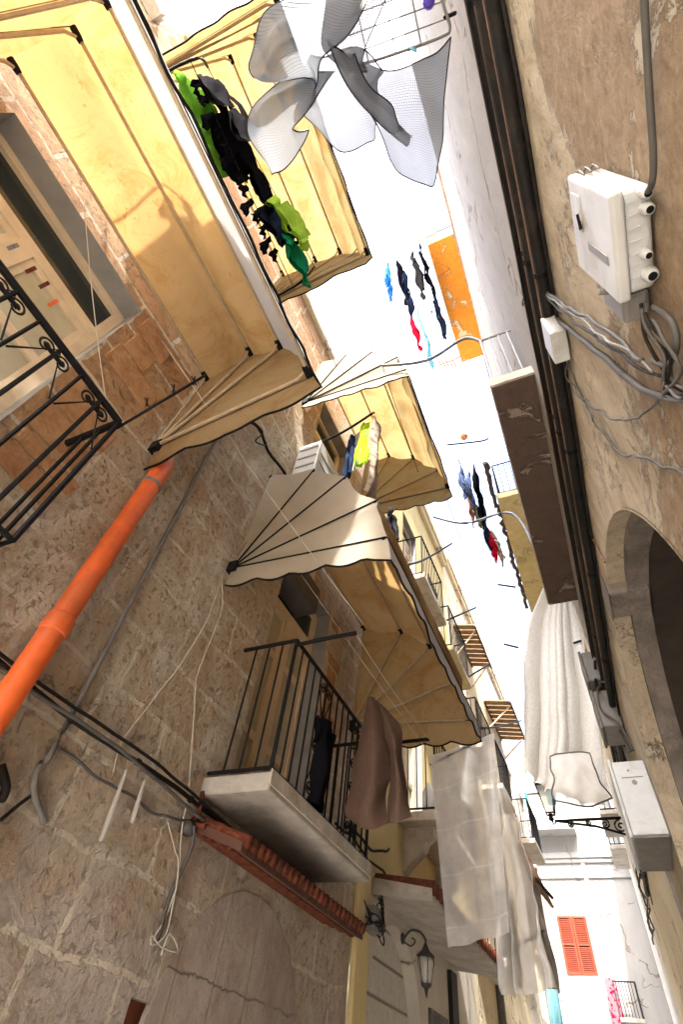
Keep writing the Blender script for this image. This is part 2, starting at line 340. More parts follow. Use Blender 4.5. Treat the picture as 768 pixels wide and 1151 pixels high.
# ------------------------------------------------------------------ mesh building
class MB:
    def __init__(s): s.v = []; s.f = []; s.uv = {}
    def add(s, vs, fs, uvs=None):
        o = len(s.v); s.v += [Vector(v) for v in vs]
        for f in fs: s.f.append([i + o for i in f])
        if uvs:
            for i, u in enumerate(uvs): s.uv[o + i] = u
        return s
    def box(s, x0, x1, y0, y1, z0, z1):
        vs = [(x, y, z) for x in (x0, x1) for y in (y0, y1) for z in (z0, z1)]
        return s.add(vs, [(0,1,3,2), (4,6,7,5), (0,4,5,1), (2,3,7,6), (0,2,6,4), (1,5,7,3)])
    def quad(s, a, b, c, d): return s.add([a, b, c, d], [(0, 1, 2, 3)])
    def prism(s, pts, ext):
        """closed polygon pushed along ext"""
        ext = Vector(ext); n = len(pts); vs = [Vector(p) for p in pts]; vs += [p + ext for p in vs]
        fs = [tuple(range(n)), tuple(range(2*n-1, n-1, -1))] + [(i, (i+1) % n, n+(i+1) % n, n+i) for i in range(n)]
        return s.add(vs, fs)
    def tube(s, pts, r, n=7, cap=True):
        pts = [Vector(p) for p in pts]; k = len(pts)
        rs = r if isinstance(r, (list, tuple)) else [r]*k
        vs = []; up = None
        for i, p in enumerate(pts):
            t = (pts[min(i+1, k-1)] - pts[max(i-1, 0)])
            if t.length < 1e-9: t = Vector((0, 0, 1))
            t.normalize()
            if up is None:
                up = Vector((0, 0, 1)) if abs(t.z) < .9 else Vector((1, 0, 0))
            a = t.cross(up)
            if a.length < 1e-6: a = t.cross(Vector((1, .3, 0)))
            a.normalize(); b_ = t.cross(a); up = -b_ if False else up
            for j in range(n):
                th = 2*math.pi*j/n; vs.append(p + (a*math.cos(th) + b_*math.sin(th))*rs[i])
        fs = [(i*n+j, i*n+(j+1) % n, (i+1)*n+(j+1) % n, (i+1)*n+j) for i in range(k-1) for j in range(n)]
        if cap: fs += [tuple(range(n-1, -1, -1)), tuple(range((k-1)*n, k*n))]
        return s.add(vs, fs)
    def lathe(s, base, axis, prof, n=16):
        axis = Vector(axis).normalized(); a = axis.orthogonal().normalized(); b_ = axis.cross(a)
        vs = []; base = Vector(base)
        for (r, h) in prof:
            for j in range(n):
                th = 2*math.pi*j/n; vs.append(base + axis*h + (a*math.cos(th) + b_*math.sin(th))*r)
        k = len(prof)
        fs = [(i*n+j, i*n+(j+1) % n, (i+1)*n+(j+1) % n, (i+1)*n+j) for i in range(k-1) for j in range(n)]
        fs += [tuple(range(n-1, -1, -1)), tuple(range((k-1)*n, k*n))]
        return s.add(vs, fs)
    def grid(s, P, uvs=None):
        m, n = len(P), len(P[0]); vs = [p for row in P for p in row]
        fs = [(i*n+j, i*n+j+1, (i+1)*n+j+1, (i+1)*n+j) for i in range(m-1) for j in range(n-1)]
        return s.add(vs, fs, [u for row in uvs for u in row] if uvs else None)
    def build(s, name, mat, parent=None, smooth=False, origin=None):
        if origin is None:
            if parent is not None: origin = WLOC[parent.name]
            else:
                lo = [min(v[i] for v in s.v) for i in range(3)]; hi = [max(v[i] for v in s.v) for i in range(3)]
                origin = Vector(((lo[0]+hi[0])/2, (lo[1]+hi[1])/2, lo[2]))
        origin = Vector(origin)
        me = bpy.data.meshes.new(name); me.from_pydata([v - origin for v in s.v], [], s.f)
        if s.uv:
            L = me.uv_layers.new(name='UVMap')
            for lp in me.loops: L.data[lp.index].uv = s.uv.get(lp.vertex_index, (0, 0))
        me.materials.append(M[mat] if isinstance(mat, str) else mat)
        if smooth: me.polygons.foreach_set('use_smooth', [True]*len(me.polygons))
        me.update()
        o = bpy.data.objects.new(name, me); COL.objects.link(o)
        WLOC[o.name] = origin
        if parent is not None:
            o.parent = parent; o.location = origin - WLOC[parent.name]
        else: o.location = origin
        return o
WLOC = {}
def tag(o, label=None, cat=None, group=None, kind=None):
    for k, v in (('label', label), ('category', cat), ('group', group), ('kind', kind)):
        if v: o[k] = v
    return o
def empty(name, loc, label, cat, group=None):
    o = bpy.data.objects.new(name, None); COL.objects.link(o); o.location = loc; o.empty_display_size = .1
    WLOC[o.name] = Vector(loc); return tag(o, label, cat, group)
def B(*a): return MB().box(*a)
def lerp(a, b, t): return a + (b - a)*t
def bev(o, w=.01, seg=2):
    m = o.modifiers.new('bevel', 'BEVEL'); m.width = w; m.segments = seg; m.limit_method = 'ANGLE'; return o
def solid(o, t=.004):
    m = o.modifiers.new('thickness', 'SOLIDIFY'); m.thickness = t; m.offset = 0; return o
def sag(a, b, d, n=12):
    a = Vector(a); b = Vector(b)
    return [a.lerp(b, i/n) + Vector((0, 0, -d*4*(i/n)*(1-i/n))) for i in range(n+1)]
def cr(pts, n=8):
    """smooth curve through points"""
    pts = [Vector(p) for p in pts]; out = []
    for i in range(len(pts)-1):
        p0 = pts[max(i-1, 0)]; p1 = pts[i]; p2 = pts[i+1]; p3 = pts[min(i+2, len(pts)-1)]
        for k in range(n):
            t = k/n
            out.append(.5*((2*p1) + (p2-p0)*t + (2*p0-5*p1+4*p2-p3)*t*t + (3*p1-p0-3*p2+p3)*t**3))
    out.append(pts[-1]); return out
def wig(pts, amp, f=3.0, seed=0):
    return [p + Vector((noise.noise(p*f + Vector((seed, 0, 0))), noise.noise(p*f + Vector((0, seed, 9))), noise.noise(p*f + Vector((5, 0, seed)))))*amp for p in pts]

# ================================================================== SETTING
tag(MB().grid([[Vector((x, y, GZ)) for y in range(-120, 141, 20)] for x in range(-120, 121, 20)]).build('ground', 'asphalt'), kind='structure')
tag(B(WL, .5, -8, 24.2, GZ+.004, GZ+.03).build('alley_paving', 'asphalt'), kind='structure')

def wall_x(mb, X, y0, y1, z0, z1, holes=(), depth=.3, sgn=-1):
    """front at x = X (function or number) with rectangular holes and their reveals going sgn*depth"""
    fX = X if callable(X) else (lambda y: X)
    ys = sorted(set([y0, y1] + [h[0] for h in holes] + [h[1] for h in holes]))
    zs = sorted(set([z0, z1] + [h[2] for h in holes] + [h[3] for h in holes]))
    for a, b in zip(ys, ys[1:]):
        for c, d in zip(zs, zs[1:]):
            if any(h[0] <= a and b <= h[1] and h[2] <= c and d <= h[3] for h in holes): continue
            mb.quad((fX(a), a, c), (fX(b), b, c), (fX(b), b, d), (fX(a), a, d))
def reveal(X, y0, y1, z0, z1, depth, sgn=-1):
    X2 = X + sgn*depth; m = MB()
    m.quad((X, y0, z0), (X2, y0, z0), (X2, y0, z1), (X, y0, z1)); m.quad((X, y1, z0), (X2, y1, z0), (X2, y1, z1), (X, y1, z1))
    m.quad((X, y0, z1), (X2, y0, z1), (X2, y1, z1), (X, y1, z1)); m.quad((X, y0, z0), (X2, y0, z0), (X2, y1, z0), (X, y1, z0))
    return m
def french_door(house, X, y0, y1, z0, z1, depth=.2, sgn=-1, transom=.42, mats=('wood_white', 'pane', 'pane_dark'), name='door'):
    reveal(X, y0, y1, z0, z1, depth, sgn).build('reveal', 'marble', house)
    xb = X + sgn*depth; fr = MB(); t = .07
    def bar(a, b, c, d, dx=.05): fr.box(min(xb, xb-sgn*dx), max(xb, xb-sgn*dx), a, b, c, d)
    zt = z1 - transom
    bar(y0, y0+t, z0, z1); bar(y1-t, y1, z0, z1); bar(y0+t, y1-t, z1-t, z1); bar(y0+t, y1-t, zt-t, zt+t*.4); bar(y0+t, y1-t, z0, z0+.12)
    ym = (y0+y1)/2; bar(ym-.06, ym+.06, z0+.12, zt-t)
    for a, b in ((y0+t, ym-.06), (ym+.06, y1-t)):
        bar(a, a+.05, z0+.12, zt-t, .035); bar(b-.05, b, z0+.12, zt-t, .035)
        for zz in (z0+.65, z0+1.45): bar(a+.05, b-.05, zz, zz+.07, .035)
        bar(a+.05, b-.05, zt-t-.06, zt-t, .035)
    d = fr.build(name, mats[0], house)
    p = MB(); xg = xb - sgn*.012
    p.quad((xg, y0+t, z0+.1), (xg, y1-t, z0+.1), (xg, y1-t, zt-t), (xg, y0+t, zt-t)); p.build('pane', mats[1], d)
    p = MB(); p.quad((xg, y0+t, zt), (xg, y1-t, zt), (xg, y1-t, z1-t), (xg, y0+t, z1-t)); p.build('transom_pane', mats[2], d)
    return d
def railing(parent, xo, xw, y0, y1, z0, z1, mat='iron', step=.115, scrolls=True, r=.008, name='railing', flare=0, hr=.016):
    """front along Y at x = xo, returns to the wall at xw"""
    m = MB(); h = hr
    top = [Vector((xw, y0, z1)), Vector((xo, y0, z1)), Vector((xo, y1, z1)), Vector((xw, y1, z1))]
    bot = [Vector((xw, y0, z0)), Vector((xo-flare, y0, z0)), Vector((xo-flare, y1, z0)), Vector((xw, y1, z0))]
    for a, b in zip(top, top[1:]): m.tube([a, b], h, 6)
    for a, b in zip(bot, bot[1:]): m.tube([a, b], .012, 6)
    for p, q in zip(top[1:3], bot[1:3]): m.tube([p, q], .014, 6)
    for k in range(3):
        A, Bt, C, D = top[k], top[k+1], bot[k], bot[k+1]
        n = max(2, round((Bt-A).length/step))
        for i in range(1, n):
            m.tube([A.lerp(Bt, i/n), C.lerp(D, i/n)], r, 5)
    o = m.build(name, mat, parent)
    if scrolls:
        n = max(2, round((y1-y0)/step)); st = (y1-y0)/n
        top = scrolls == 'top'
        for i in (range(1, n, 2) if top else range(5, n, 6)):
            s = MB()
            for (cz, dirz) in (((z1-.085, 1),) if top else ((z1-.10, 1), (z0+.10, -1), ((z0+z1)/2+.09, 1), ((z0+z1)/2-.09, -1))):
                for sy in (1, -1):
                    pts = []
                    for k in range(26):
                        th = k/25*math.pi*3.1; rr = .05*(1-k/30)
                        pts.append((xo, y0+i*st+sy*(.055-math.cos(th)*rr*.9), cz+dirz*math.sin(th)*rr))
                    s.tube(pts, .0065, 4)
            s.box(xo-.008, xo+.008, y0+i*st-.06, y0+i*st+.06, cz-.008, cz+.008)
            if top: s.tube([(xo, y0+i*st-st*.9, z1-.30), (xo, y0+i*st, z1-.02), (xo, y0+i*st+st*.9, z1-.30)], .006, 4)
            else:
                s.tube([(xo, y0+i*st-.1, z1-.14), (xo, y0+i*st, (z0+z1)/2+.1), (xo, y0+i*st+.1, z1-.14)], .006, 4)
                s.tube([(xo, y0+i*st-.1, z0+.14), (xo, y0+i*st, (z0+z1)/2-.1), (xo, y0+i*st+.1, z0+.14)], .006, 4)
            s.tube([(xo, y0+i*st, z0), (xo, y0+i*st, z1)], .0115, 5)
            s.build('scrollwork', mat, parent)
    return o

# ------------------------------------------------------------------ left stone house
def archpts(yc, zs, r, n=16, a0=0, a1=180): return [(yc + r*math.cos(math.radians(a0+(a1-a0)*i/n)), zs + r*math.sin(math.radians(a0+(a1-a0)*i/n))) for i in range(n+1)]
house = empty('stone_house', (WL, 1.5, GZ), 'old house of rough tan stone blocks filling the left, yellow awnings along its front', 'house')
HY0, HY1, HTOP = -1.75, 5.25, 8.3
D1 = (-.95, .37, 1.3, 3.85); D2 = (2.98, 4.03, 1.3, 3.75); D3 = (-.9, .4, 4.75, 7.0); D4 = (2.85, 3.85, 4.75, 6.95); D5 = (2.66, 3.75, GZ, .30)
m = MB(); wall_x(m, WL, HY0, HY1, GZ, HTOP, [D1, D2, D3, D4, D5])
m.quad((WL, HY0, GZ), (WL-5, HY0, GZ), (WL-5, HY0, HTOP), (WL, HY0, HTOP)); m.quad((WL-5, HY0, GZ), (WL-5, HY1, GZ), (WL-5, HY1, HTOP), (WL-5, HY0, HTOP))
m.quad((WL-5, HY1, GZ), (WL, HY1, GZ), (WL, HY1, HTOP), (WL-5, HY1, HTOP))
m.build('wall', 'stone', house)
B(WL-5, WL+.07, HY0, HY1, HTOP, HTOP+.12).build('roof', 'cream', house)
for d in (D1, D2, D3, D4): french_door(house, WL, *d, depth=.22)
# surround of cut orange blocks beside the near opening
b = NB('orange_tufa'); p = b.pos(); s_ = b.sep(p)
nn = b.noise(p, 9, 9, .72, .4)
c_ = b.mix(b.ramp(nn, .35, .65), (.30, .145, .065), (.47, .29, .16))
M['tufa'] = b.done(b.bsdf(c_, .9, 0, b.bump(nn, .03), .15))
rr_ = random.Random(3)
for (y0, y1, lo, hi) in ((.42, .84, 1.9, 3.9), (4.09, 4.40, 1.9, 3.8)):
    z = lo
    while z < hi - .06:
        hgt = rr_.uniform(.14, .30); e = rr_.uniform(-.16, .08)
        if rr_.random() < .8:
            q = MB(); q.box(WL-.02, WL+.004+rr_.uniform(0, .012), y0+rr_.uniform(0, .05), y1+e, z, min(z+hgt-rr_.uniform(.015, .035), hi)); bev(q.build('quoin', 'tufa', house), .008)
        z += hgt
# bricked-up arched doorway
m = MB(); pts = archpts(3.62, .12, .83, 20); ptz = [(WL+.005, y, z) for y, z in pts] + [(WL+.005, 3.62-.83, GZ), (WL+.005, 3.62+.83, GZ)]
m.prism(ptz, (-.03, 0, 0)); m.build('infill_panel', 'infill', house)
B(WL-.12, WL-.06, D5[0], D5[1], GZ, D5[3]).build('door', 'reddoor', house)
reveal(WL, *D5, .14).build('reveal', 'infill', house)
# balconies (slab > railing)
def balcony(parent, xw, xo, y0, y1, zb, th=.11, rail=1.0, mat='concrete', edge='concrete_edge', rmat='iron', scroll=True, step=.115, inset=.03, name='balcony', flare=0, hr=.016, r=.008):
    lo, hi = min(xw, xo), max(xw, xo)
    o = bev(B(lo, hi, y0, y1, zb, zb+th).build(name, mat, parent), .012)
    sg = 1 if xo > xw else -1
    e = MB(); e.box(min(xo, xo+sg*.012), max(xo, xo+sg*.012), y0-.01, y1+.01, zb+.03, zb+th+.012); bev(e.build('slab_edge', edge, o), .005)
    if rail: railing(o, xo-sg*inset, xw, y0+.03, y1-.03, zb+th+.035, zb+th+rail, rmat, step, scroll, flare=flare, hr=hr, r=r)
    return o
balcony(house, WL, -1.79, 2.70, 4.37, 1.235)
nb = balcony(house, WL, -1.93, -1.45, .62, 1.235, rail=0)
railing(nb, -1.90, WL, -1.42, .67, 1.36, 2.335, 'iron', .15, 'top', .0105, hr=.021)
bx = MB(); bx.box(WL-.2, WL+.06, 2.98, 3.62, 3.42, 3.75); bev(bx.build('shutter_box', simple('dark_grey_shutter_box', (.075, .07, .075), .6), house), .01)
bx = MB(); bx.box(WL-.16, WL+.03, 3.35, 3.5, 3.62, 4.2); bx.build('wood_post', 'wood_white', house)

# ------------------------------------------------------------------ low house behind, only its parapet shows
lowh = empty('cream_house', (WL, -4, GZ), 'cream parapet corner peeping out beyond the white valance of the big near awning', 'house')
m = B(WL-5, WL-.02, -8, -1.76, GZ, 7.35); m.build('wall', 'cream', lowh)
m = MB(); m.box(WL-.5, WL+.12, -2.6, -1.77, 7.35, 7.5); m.box(WL-.35, WL+.02, -2.0, -1.8, 7.5, 7.75); m.build('parapet', 'concrete_edge', lowh)

# ------------------------------------------------------------------ awnings
def hoop_pt(Xw, Zp, y0, y1, r, ang, s, corner=.10):
    """point on one U hoop, s in 0..3: near arm, bar, far arm"""
    a = math.radians(ang); ca, sa = math.cos(a), math.sin(a)
    def P(rad, y): return Vector((Xw + rad*ca, y, Zp + rad*sa))
    if s <= 1:
        return P(r*s, y0)
    if s <= 2: return P(r, lerp(y0, y1, s-1))
    return P(r*(3-s), y1)
def awning(label, y0, y1, Zp, hoops, fab='awn', gore='awn_white', valmat='val', Xw=WL+.03, vdrop=.2, scal=.045, group=None, stripes=False, sagk=.05, vout=.02, lastmat=None):
    root = empty('awning', (Xw, (y0+y1)/2, Zp), label, 'awning', group)
    # s samples along the hoop
    S = [i/6 for i in range(7)] + [1 + i/18 for i in range(1, 18)] + [2 + i/6 for i in range(7)]
    rings = []
    for k in range(len(hoops)-1):
        (ra, aa), (rb, ab) = hoops[k], hoops[k+1]
        N = 6
        for i in range(N + (1 if k == len(hoops)-2 else 0)):
            t = i/N
            rings.append((lerp(ra, rb, t)*(1 - sagk*math.sin(math.pi*t)), lerp(aa, ab, t), math.sin(math.pi*t)))
    P = []
    for (r, a, w) in rings:
        row = []
        for s in S:
            v = hoop_pt(Xw, Zp, y0, y1, r, a, s)
            if w > .01:
                f = w*.05*(noise.noise(v*2.6 + Vector((y0, Zp, 0))) + .6*noise.noise(v*6)) + w*.02*noise.noise(Vector((v.x*2, v.y*13, v.z*2)))
                v = v + Vector((f, f*.3, f))
                if s < .98: v.y += .05*w*s*(1 if s < 1 else 0)
                if s > 2.02: v.y -= .05*w*(3-s)
            row.append(v)
        P.append(row)
    i1 = S.index(1.0); i2 = S.index(2.0)
    cut = 6*(len(hoops)-2) if lastmat else len(P)-1
    m = MB(); m.grid([r[i1:i2+1] for r in P[:cut+1]]); m.build('canopy', fab, root, True)
    if lastmat: m = MB(); m.grid([r[i1:i2+1] for r in P[cut:]]); m.build('front_panel', lastmat, root, True)  # steep front strip out of the sun, its grey-white tone painted in
    for sl in (slice(0, i1+1), slice(i2, len(S))):
        m = MB(); m.grid([r[sl] for r in P]); m.build('side_gore', gore if sl.start == 0 else fab, root, True)  # far gore takes the amber canopy fabric, painting in bounced light
    for (r, a) in hoops:
        m = MB(); rr = r - .022
        m.tube([hoop_pt(Xw, Zp, y0+.02, y1-.02, rr, a, s) for s in (0.02, .93)] + [hoop_pt(Xw, Zp, y0+.02, y1-.02, rr, a, s) for s in (1.02, 1.98)] + [hoop_pt(Xw, Zp, y0+.02, y1-.02, rr, a, s) for s in (2.07, 2.98)], .013, 6)
        h = m.build('hoop', 'alu', root)
        for yy, sy in ((y0+.035, 1), (y1-.035, -1)):
            c = hoop_pt(Xw, Zp, yy, yy, rr-.005, a, 1); m = MB(); m.lathe(c - Vector((0, .0, 0)), (0, -sy, 0), [(.02, -.05), (.024, -.02), (.024, .03), (.015, .04)], 8)
            m.build('end_cap', 'black', h)
    for yy in (y0, y1): m = MB(); m.box(Xw-.03, Xw+.05, yy-.035, yy+.035, Zp-.05, Zp+.05); m.build('pivot_bracket', 'iron', root)
    # seams over the hoops, on the outside
    for (r, a) in hoops[1:]:
        for ss in ((.02, .25, .5, .75, .995), (2.005, 2.5, 2.98)):
            m = MB(); m.tube([hoop_pt(Xw, Zp, y0-.006, y1+.006, r+.006, a, s) for s in ss], .0075, 5); m.build('seam_piping', 'black', root)
    # valance
    r, a = hoops[-1]; V = []; U = []
    SS = [i/30 for i in range(31)] + [1 + i/44 for i in range(1, 44)] + [2 + i/30 for i in range(31)]
    L = 0; prev = None; hem = []
    for s in SS:
        p = hoop_pt(Xw, Zp, y0, y1, r, a, s)
        if prev is not None: L += (p-prev).length
        prev = p
        d = vdrop + scal*abs(math.sin(L/.30*math.pi))
        out = Vector((vout if 1 <= s <= 2 else 0, -.012 if s < 1 else (.012 if s > 2 else 0), 0))
        fl = noise.noise(Vector((L*3, y0, Zp)))*.03
        col = [p + Vector((0, 0, .004)), p + Vector((0, 0, -d*.5)) + out + out.normalized()*fl*.5, p + Vector((0, 0, -d)) + out*1.6 + (out.normalized() if out.length else Vector())*fl]
        V.append(col); hem.append(col[2])
    j1 = SS.index(1.0); j2 = SS.index(2.0)
    for n_, (q0, q1) in enumerate(((0, j1), (j1, j2), (j2, len(SS)-1))):
        m = MB(); m.grid(V[q0:q1+1]); m.build('valance', (gore, valmat, fab)[n_], root, True)
    m = MB(); m.tube(hem, .0085, 5); m.build('hem_piping', 'black', root); m = MB(); m.tube([c[0] + Vector((.004, 0, -.01)) for c in V[j1:j2+1]], .006, 5)
    if stripes:
        for f in (.38, .62): m.tube([c[0].lerp(c[2], f) + Vector((.003, 0, 0)) for c in V[j1:j2+1]], .006, 5)
    m.build('valance_piping', 'black', root)
    return root
HP = [(1.33, 88), (1.30, 64), (1.28, 43), (1.32, 17), (1.36, -4)]
awning('large near awning of yellowed rust-spotted fabric with a white valance, over the top left balcony', -1.22, 1.11, 2.94, [(1.15, 88.5), (1.42, 72), (1.42, 56.5), (1.25, 12)], vdrop=.24, group='basket awnings', scal=.03, fab='awn', gore='awn', lastmat='val', vout=.06)
awning('middle awning with cream gores and black seams, over the scrolled iron balcony', 2.25, 4.83, 2.81, HP, group='basket awnings')
awning('yellow awning at the top of the picture with green and black laundry beneath it', -1.2, 1.11, 6.15, [(1.4, 88), (1.45, 66), (1.48, 48), (1.46, 26), (1.46, 10)], fab='awn_pale', gore='awn_pale', valmat='awn_pale', group='basket awnings')
awning('pale yellow awning with one white gore, above the neon yellow shirt', 2.43, 4.35, 6.11, [(1.36, 88), (1.34, 69), (1.33, 46), (1.38, 17), (1.44, -4)], fab='awn_pale', gore='awn_white', valmat='awn_pale', group='basket awnings')

# ------------------------------------------------------------------ left wall fittings
m = MB(); m.tube([(WL+.10, 1.2, -1.55), (WL+.10, 1.2, 1.2), (WL+.10, 1.2, 2.82), (WL+.02, 1.2, 2.98)], .062, 18)
op = m.build('drain_pipe', 'orange_pvc', None, True); tag(op, 'thick bright orange plastic drainpipe on the stone wall', 'pipe')
for z in (2.55, -.9, 1.35):
    mm = MB(); mm.lathe((WL+.10, 1.2, z), (0, 0, 1), [(.066, 0), (.07, .01), (.07, .09), (.066, .1)], 18)
    mm.build('pipe_joint' if z == 1.35 else 'pipe_clamp', 'orange_pvc' if z == 1.35 else 'grey_pvc', op, True) if z == 1.35 else MB().lathe((WL+.10, 1.2, z), (0, 0, 1), [(.065, 0), (.068, .004), (.068, .026), (.065, .03)], 18).build('pipe_clamp', 'grey_pvc', op, True)
c0, c1, c2_ = aX(45, 905, WL+.03), aX(62, 838, WL+.03), aX(240, 500, WL+.03)
m = MB(); m.tube(cr([aX(50, 925, WL+.02), aX(38, 890, WL+.03), aX(44, 860, WL+.03), c1, aX(150, 670, WL+.03), c2_, aX(262, 458, WL+.03)], 6), .015, 8)
tag(m.build('conduit', 'grey_pvc', None, True), 'thin grey conduit climbing the stones beside the orange drainpipe', 'conduit')
m = MB(); m.tube(cr([aX(262, 465, WL+.04), aX(290, 480, WL+.05), aX(302, 508, WL+.04), aX(322, 535, WL+.03), aX(345, 585, WL+.03)], 6), .017, 8)
m.tube(wig(cr([aX(280, 470, WL+.06), aX(296, 486, WL+.09), aX(288, 496, WL+.07), aX(300, 500, WL+.08), aX(290, 482, WL+.06)], 8), .02), .008, 5)
tag(m.build('conduit', 'cable_black', None, True), 'short dark conduit with tangled wires behind the near awning, above the middle awning', 'conduit')
# horizontal cable bundle
specs = [(.030, 0.0, 1.145, .018), (.02, .02, 1.175, .02), (.022, .03, 1.11, .012)]
for i, (r, dx, z, sg) in enumerate(specs):
    pts = []
    for k in range(60):
        y = lerp(.3, 5.3, k/59); pts.append(Vector((WL+.05+dx, y, z + .02*math.sin(y*3.1+i) + .012*noise.noise(Vector((y*4, i, 0))))))
    m = MB(); m.tube(pts, r*.45, 7)
    if i == 0:
        for k in range(3, 60, 6): m.lathe(pts[k]-Vector((0, .012, 0)), (0, 1, 0), [(.02, 0), (.02, .02)], 8)
    tag(m.build('cable', 'cable_black' if i != 2 else 'cable_grey', None, True),
        ('thick black cable strung along the left stone wall below the balcony', 'thin wavy black cable resting on the thicker one along the left wall', 'lower grey cable of the run along the left stone wall')[i], 'cable', 'cables along the left wall')
m = MB(); m.tube(wig(cr([aX(68, 842, WL+.02), aX(100, 865, WL+.03), aX(130, 885, WL+.03), aX(160, 905, WL+.02), aX(185, 918, WL+.02), aX(225, 925, WL+.03)], 8), .03, 5), .008, 5)
tag(m.build('cable', 'cable_grey', None, True), 'sagging grey wire looping under the cable run on the left wall', 'cable', 'cables along the left wall')
for pts, lab in (([(252, 645), (228, 705), (200, 750), (165, 795), (140, 830), (128, 868)], 'white wire hanging from the middle awning bracket and curving left down the stones'),
                 ([(250, 648), (248, 690), (222, 760), (216, 840), (212, 895), (206, 925), (200, 985), (188, 1030), (172, 1058)], 'white wire dropping straight past the balcony end to the arch'),):
    m = MB(); m.tube(wig(cr([aX(x, y, WL+.03) for x, y in pts], 8), .012, 4), .0042, 5)
    tag(m.build('wire', 'cable_white', None, True), lab, 'wire', 'white wires')
m = MB(); m.tube(wig(cr([aX(x, y, WL+.04) for x, y in [(187, 925), (196, 955), (200, 975), (190, 1040), (180, 1058), (171, 1062), (172, 1052), (182, 1066), (197, 1070), (198, 1062), (190, 1050), (180, 1075)]], 7), .01, 6), .004, 5)
tag(m.build('wire', 'cable_white', None, True), 'loose white wire ending in a tied loop beside the bricked-up arch', 'wire', 'white wires')
m = MB(); m.tube(cr([aX(0, 860, WL+.03), aX(6, 885, WL+.05), aX(0, 900, WL+.03)], 6), .02, 7); m.tube(cr([aX(0, 922, WL+.02), aX(20, 905, WL+.02), aX(40, 890, WL+.02)], 6), .009, 5)
tag(m.build('cable', 'cable_black', None, True), 'dark cable stub curling in at the left edge of the picture', 'cable', 'cables along the left wall')
for (a, b, lab) in (((142, 866), (113, 945), 'longer clear plastic sleeve hanging slantwise from the left wall cables'), ((162, 878), (148, 925), 'shorter clear plastic sleeve hanging from the left wall cables')):
    A, Bp = aX(*a, WL+.05), aX(*b, WL+.05); m = MB(); m.tube([A, A.lerp(Bp, .3), A.lerp(Bp, .7), Bp], [.008, .011, .013, .009], 10, False)
    tag(m.build('plastic_sleeve', 'clear', None, True), lab, 'sleeve', 'plastic sleeves')
m = MB(); m.tube(cr([aX(218, 928, WL+.06), aX(216, 950, WL+.05), aX(206, 975, WL+.03), aX(190, 1010, WL+.02), aX(176, 1060, WL+.02)], 6), .012, 6); m.box(*[v for p in (0,) for v in (WL+.0, WL+.06, 2.62, 2.7, 1.0, 1.06)])
tag(m.build('conduit', 'cable_grey', None, True), 'grey conduit bending down beside the tiled hood', 'conduit')

# tiled hood over the arch
hood = empty('tiled_hood', (WL, 3.6, .95), 'small sloping hood of terracotta tiles on dark boards over the bricked-up arch', 'hood')
y0, y1 = 2.72, 4.56; xo = -1.90; zi, zo = 1.10, .97
m = MB(); m.prism([(WL, y0, zi-.05), (xo, y0, zo-.05), (xo, y0, zo), (WL, y0, zi)], (0, y1-y0, 0)); m.build('board', 'brownwood', hood)
m = MB()
n = 24
for i in range(n):
    yc = y0 + (i+.5)*(y1-y0)/n
    for k in range(2):
        A = Vector((lerp(WL, xo, k*.5)+.005, yc, lerp(zi, zo, k*.5)+.012)); Bp = Vector((lerp(WL, xo, k*.5+.53)+.01, yc, lerp(zi, zo, k*.5+.53)+.012))
        m.tube([A, Bp], [.031, .037], 8)
m.build('tile', 'terracotta', hood, True)
for k in range(4):
    t = .18 + .2*k; m = MB(); xx = lerp(WL, xo, t); zz = lerp(zi, zo, t)-.052
    m.box(xx-.016, xx+.016, y0+.01, y1-.01, zz-.012, zz); m.build('batten', 'terracotta', hood)
m = MB(); m.tube(cr([(WL+.03, y0-.02, 1.25), (WL+.06, y0-.04, 1.12), (WL+.02, y0-.02, 1.08), (WL+.12, y0-.02, 1.05)], 6), .016, 6); m.build('flashing', 'terracotta', hood, True)

# ================================================================== houses further along, left side
yh = empty('yellow_house', (WL, 8, GZ), 'yellow plastered house just beyond the stone house, with a white arched door', 'house')
YT = 10.4
AC, AZ, AR = 6.45, .62, .80
m = MB(); wall_x(m, WL, 5.26, 5.66-.02, .9, YT); wall_x(m, WL, 5.64, 9.8, 1.62, YT, [(6.6, 7.5, 2.55, 4.7), (6.5, 7.4, 6.4, 8.6), (8.3, 9.1, 6.2, 8.4)])
m.quad((WL, 5.26, .9), (WL-5, 5.26, .9), (WL-5, 5.26, YT), (WL, 5.26, YT)); m.quad((WL-5, 5.26, YT), (WL-5, 9.8, YT), (WL, 9.8, YT), (WL, 5.26, YT))
m.build('wall', 'yellow', yh)
# ground storey around the arched opening
m = MB(); tp = 1.62
wall_x(m, WL+.004, 5.26, AC-AR, GZ, .9); m.quad((WL+.004, 5.64, .9), (WL+.004, AC-AR, .9), (WL+.004, AC-AR, tp), (WL+.004, 5.64, tp)); wall_x(m, WL+.004, AC+AR, 9.8, GZ, tp)
ap = archpts(AC, AZ, AR, 18)
for (a, za), (b_, zb) in zip(ap, ap[1:]): m.quad((WL+.004, a, za), (WL+.004, b_, zb), (WL+.004, b_, tp), (WL+.004, a, tp))
for (a, za), (b_, zb) in zip(ap, ap[1:]): m.quad((WL+.004, a, za), (WL+.004, b_, zb), (WL-.15, b_, zb), (WL-.15, a, za))
for yy in (AC-AR, AC+AR): m.quad((WL+.004, yy, GZ), (WL-.15, yy, GZ), (WL-.15, yy, AZ), (WL+.004, yy, AZ))
m.build('ground_storey', 'pale', yh)
m = MB(); m.prism([(WL-.14, y, z) for y, z in archpts(AC, AZ, AR+.01, 18)] + [(WL-.14, AC-AR, .38), (WL-.14, AC+AR, .38)], (-.03, 0, 0)); m.build('fanlight', 'whitewood', yh)
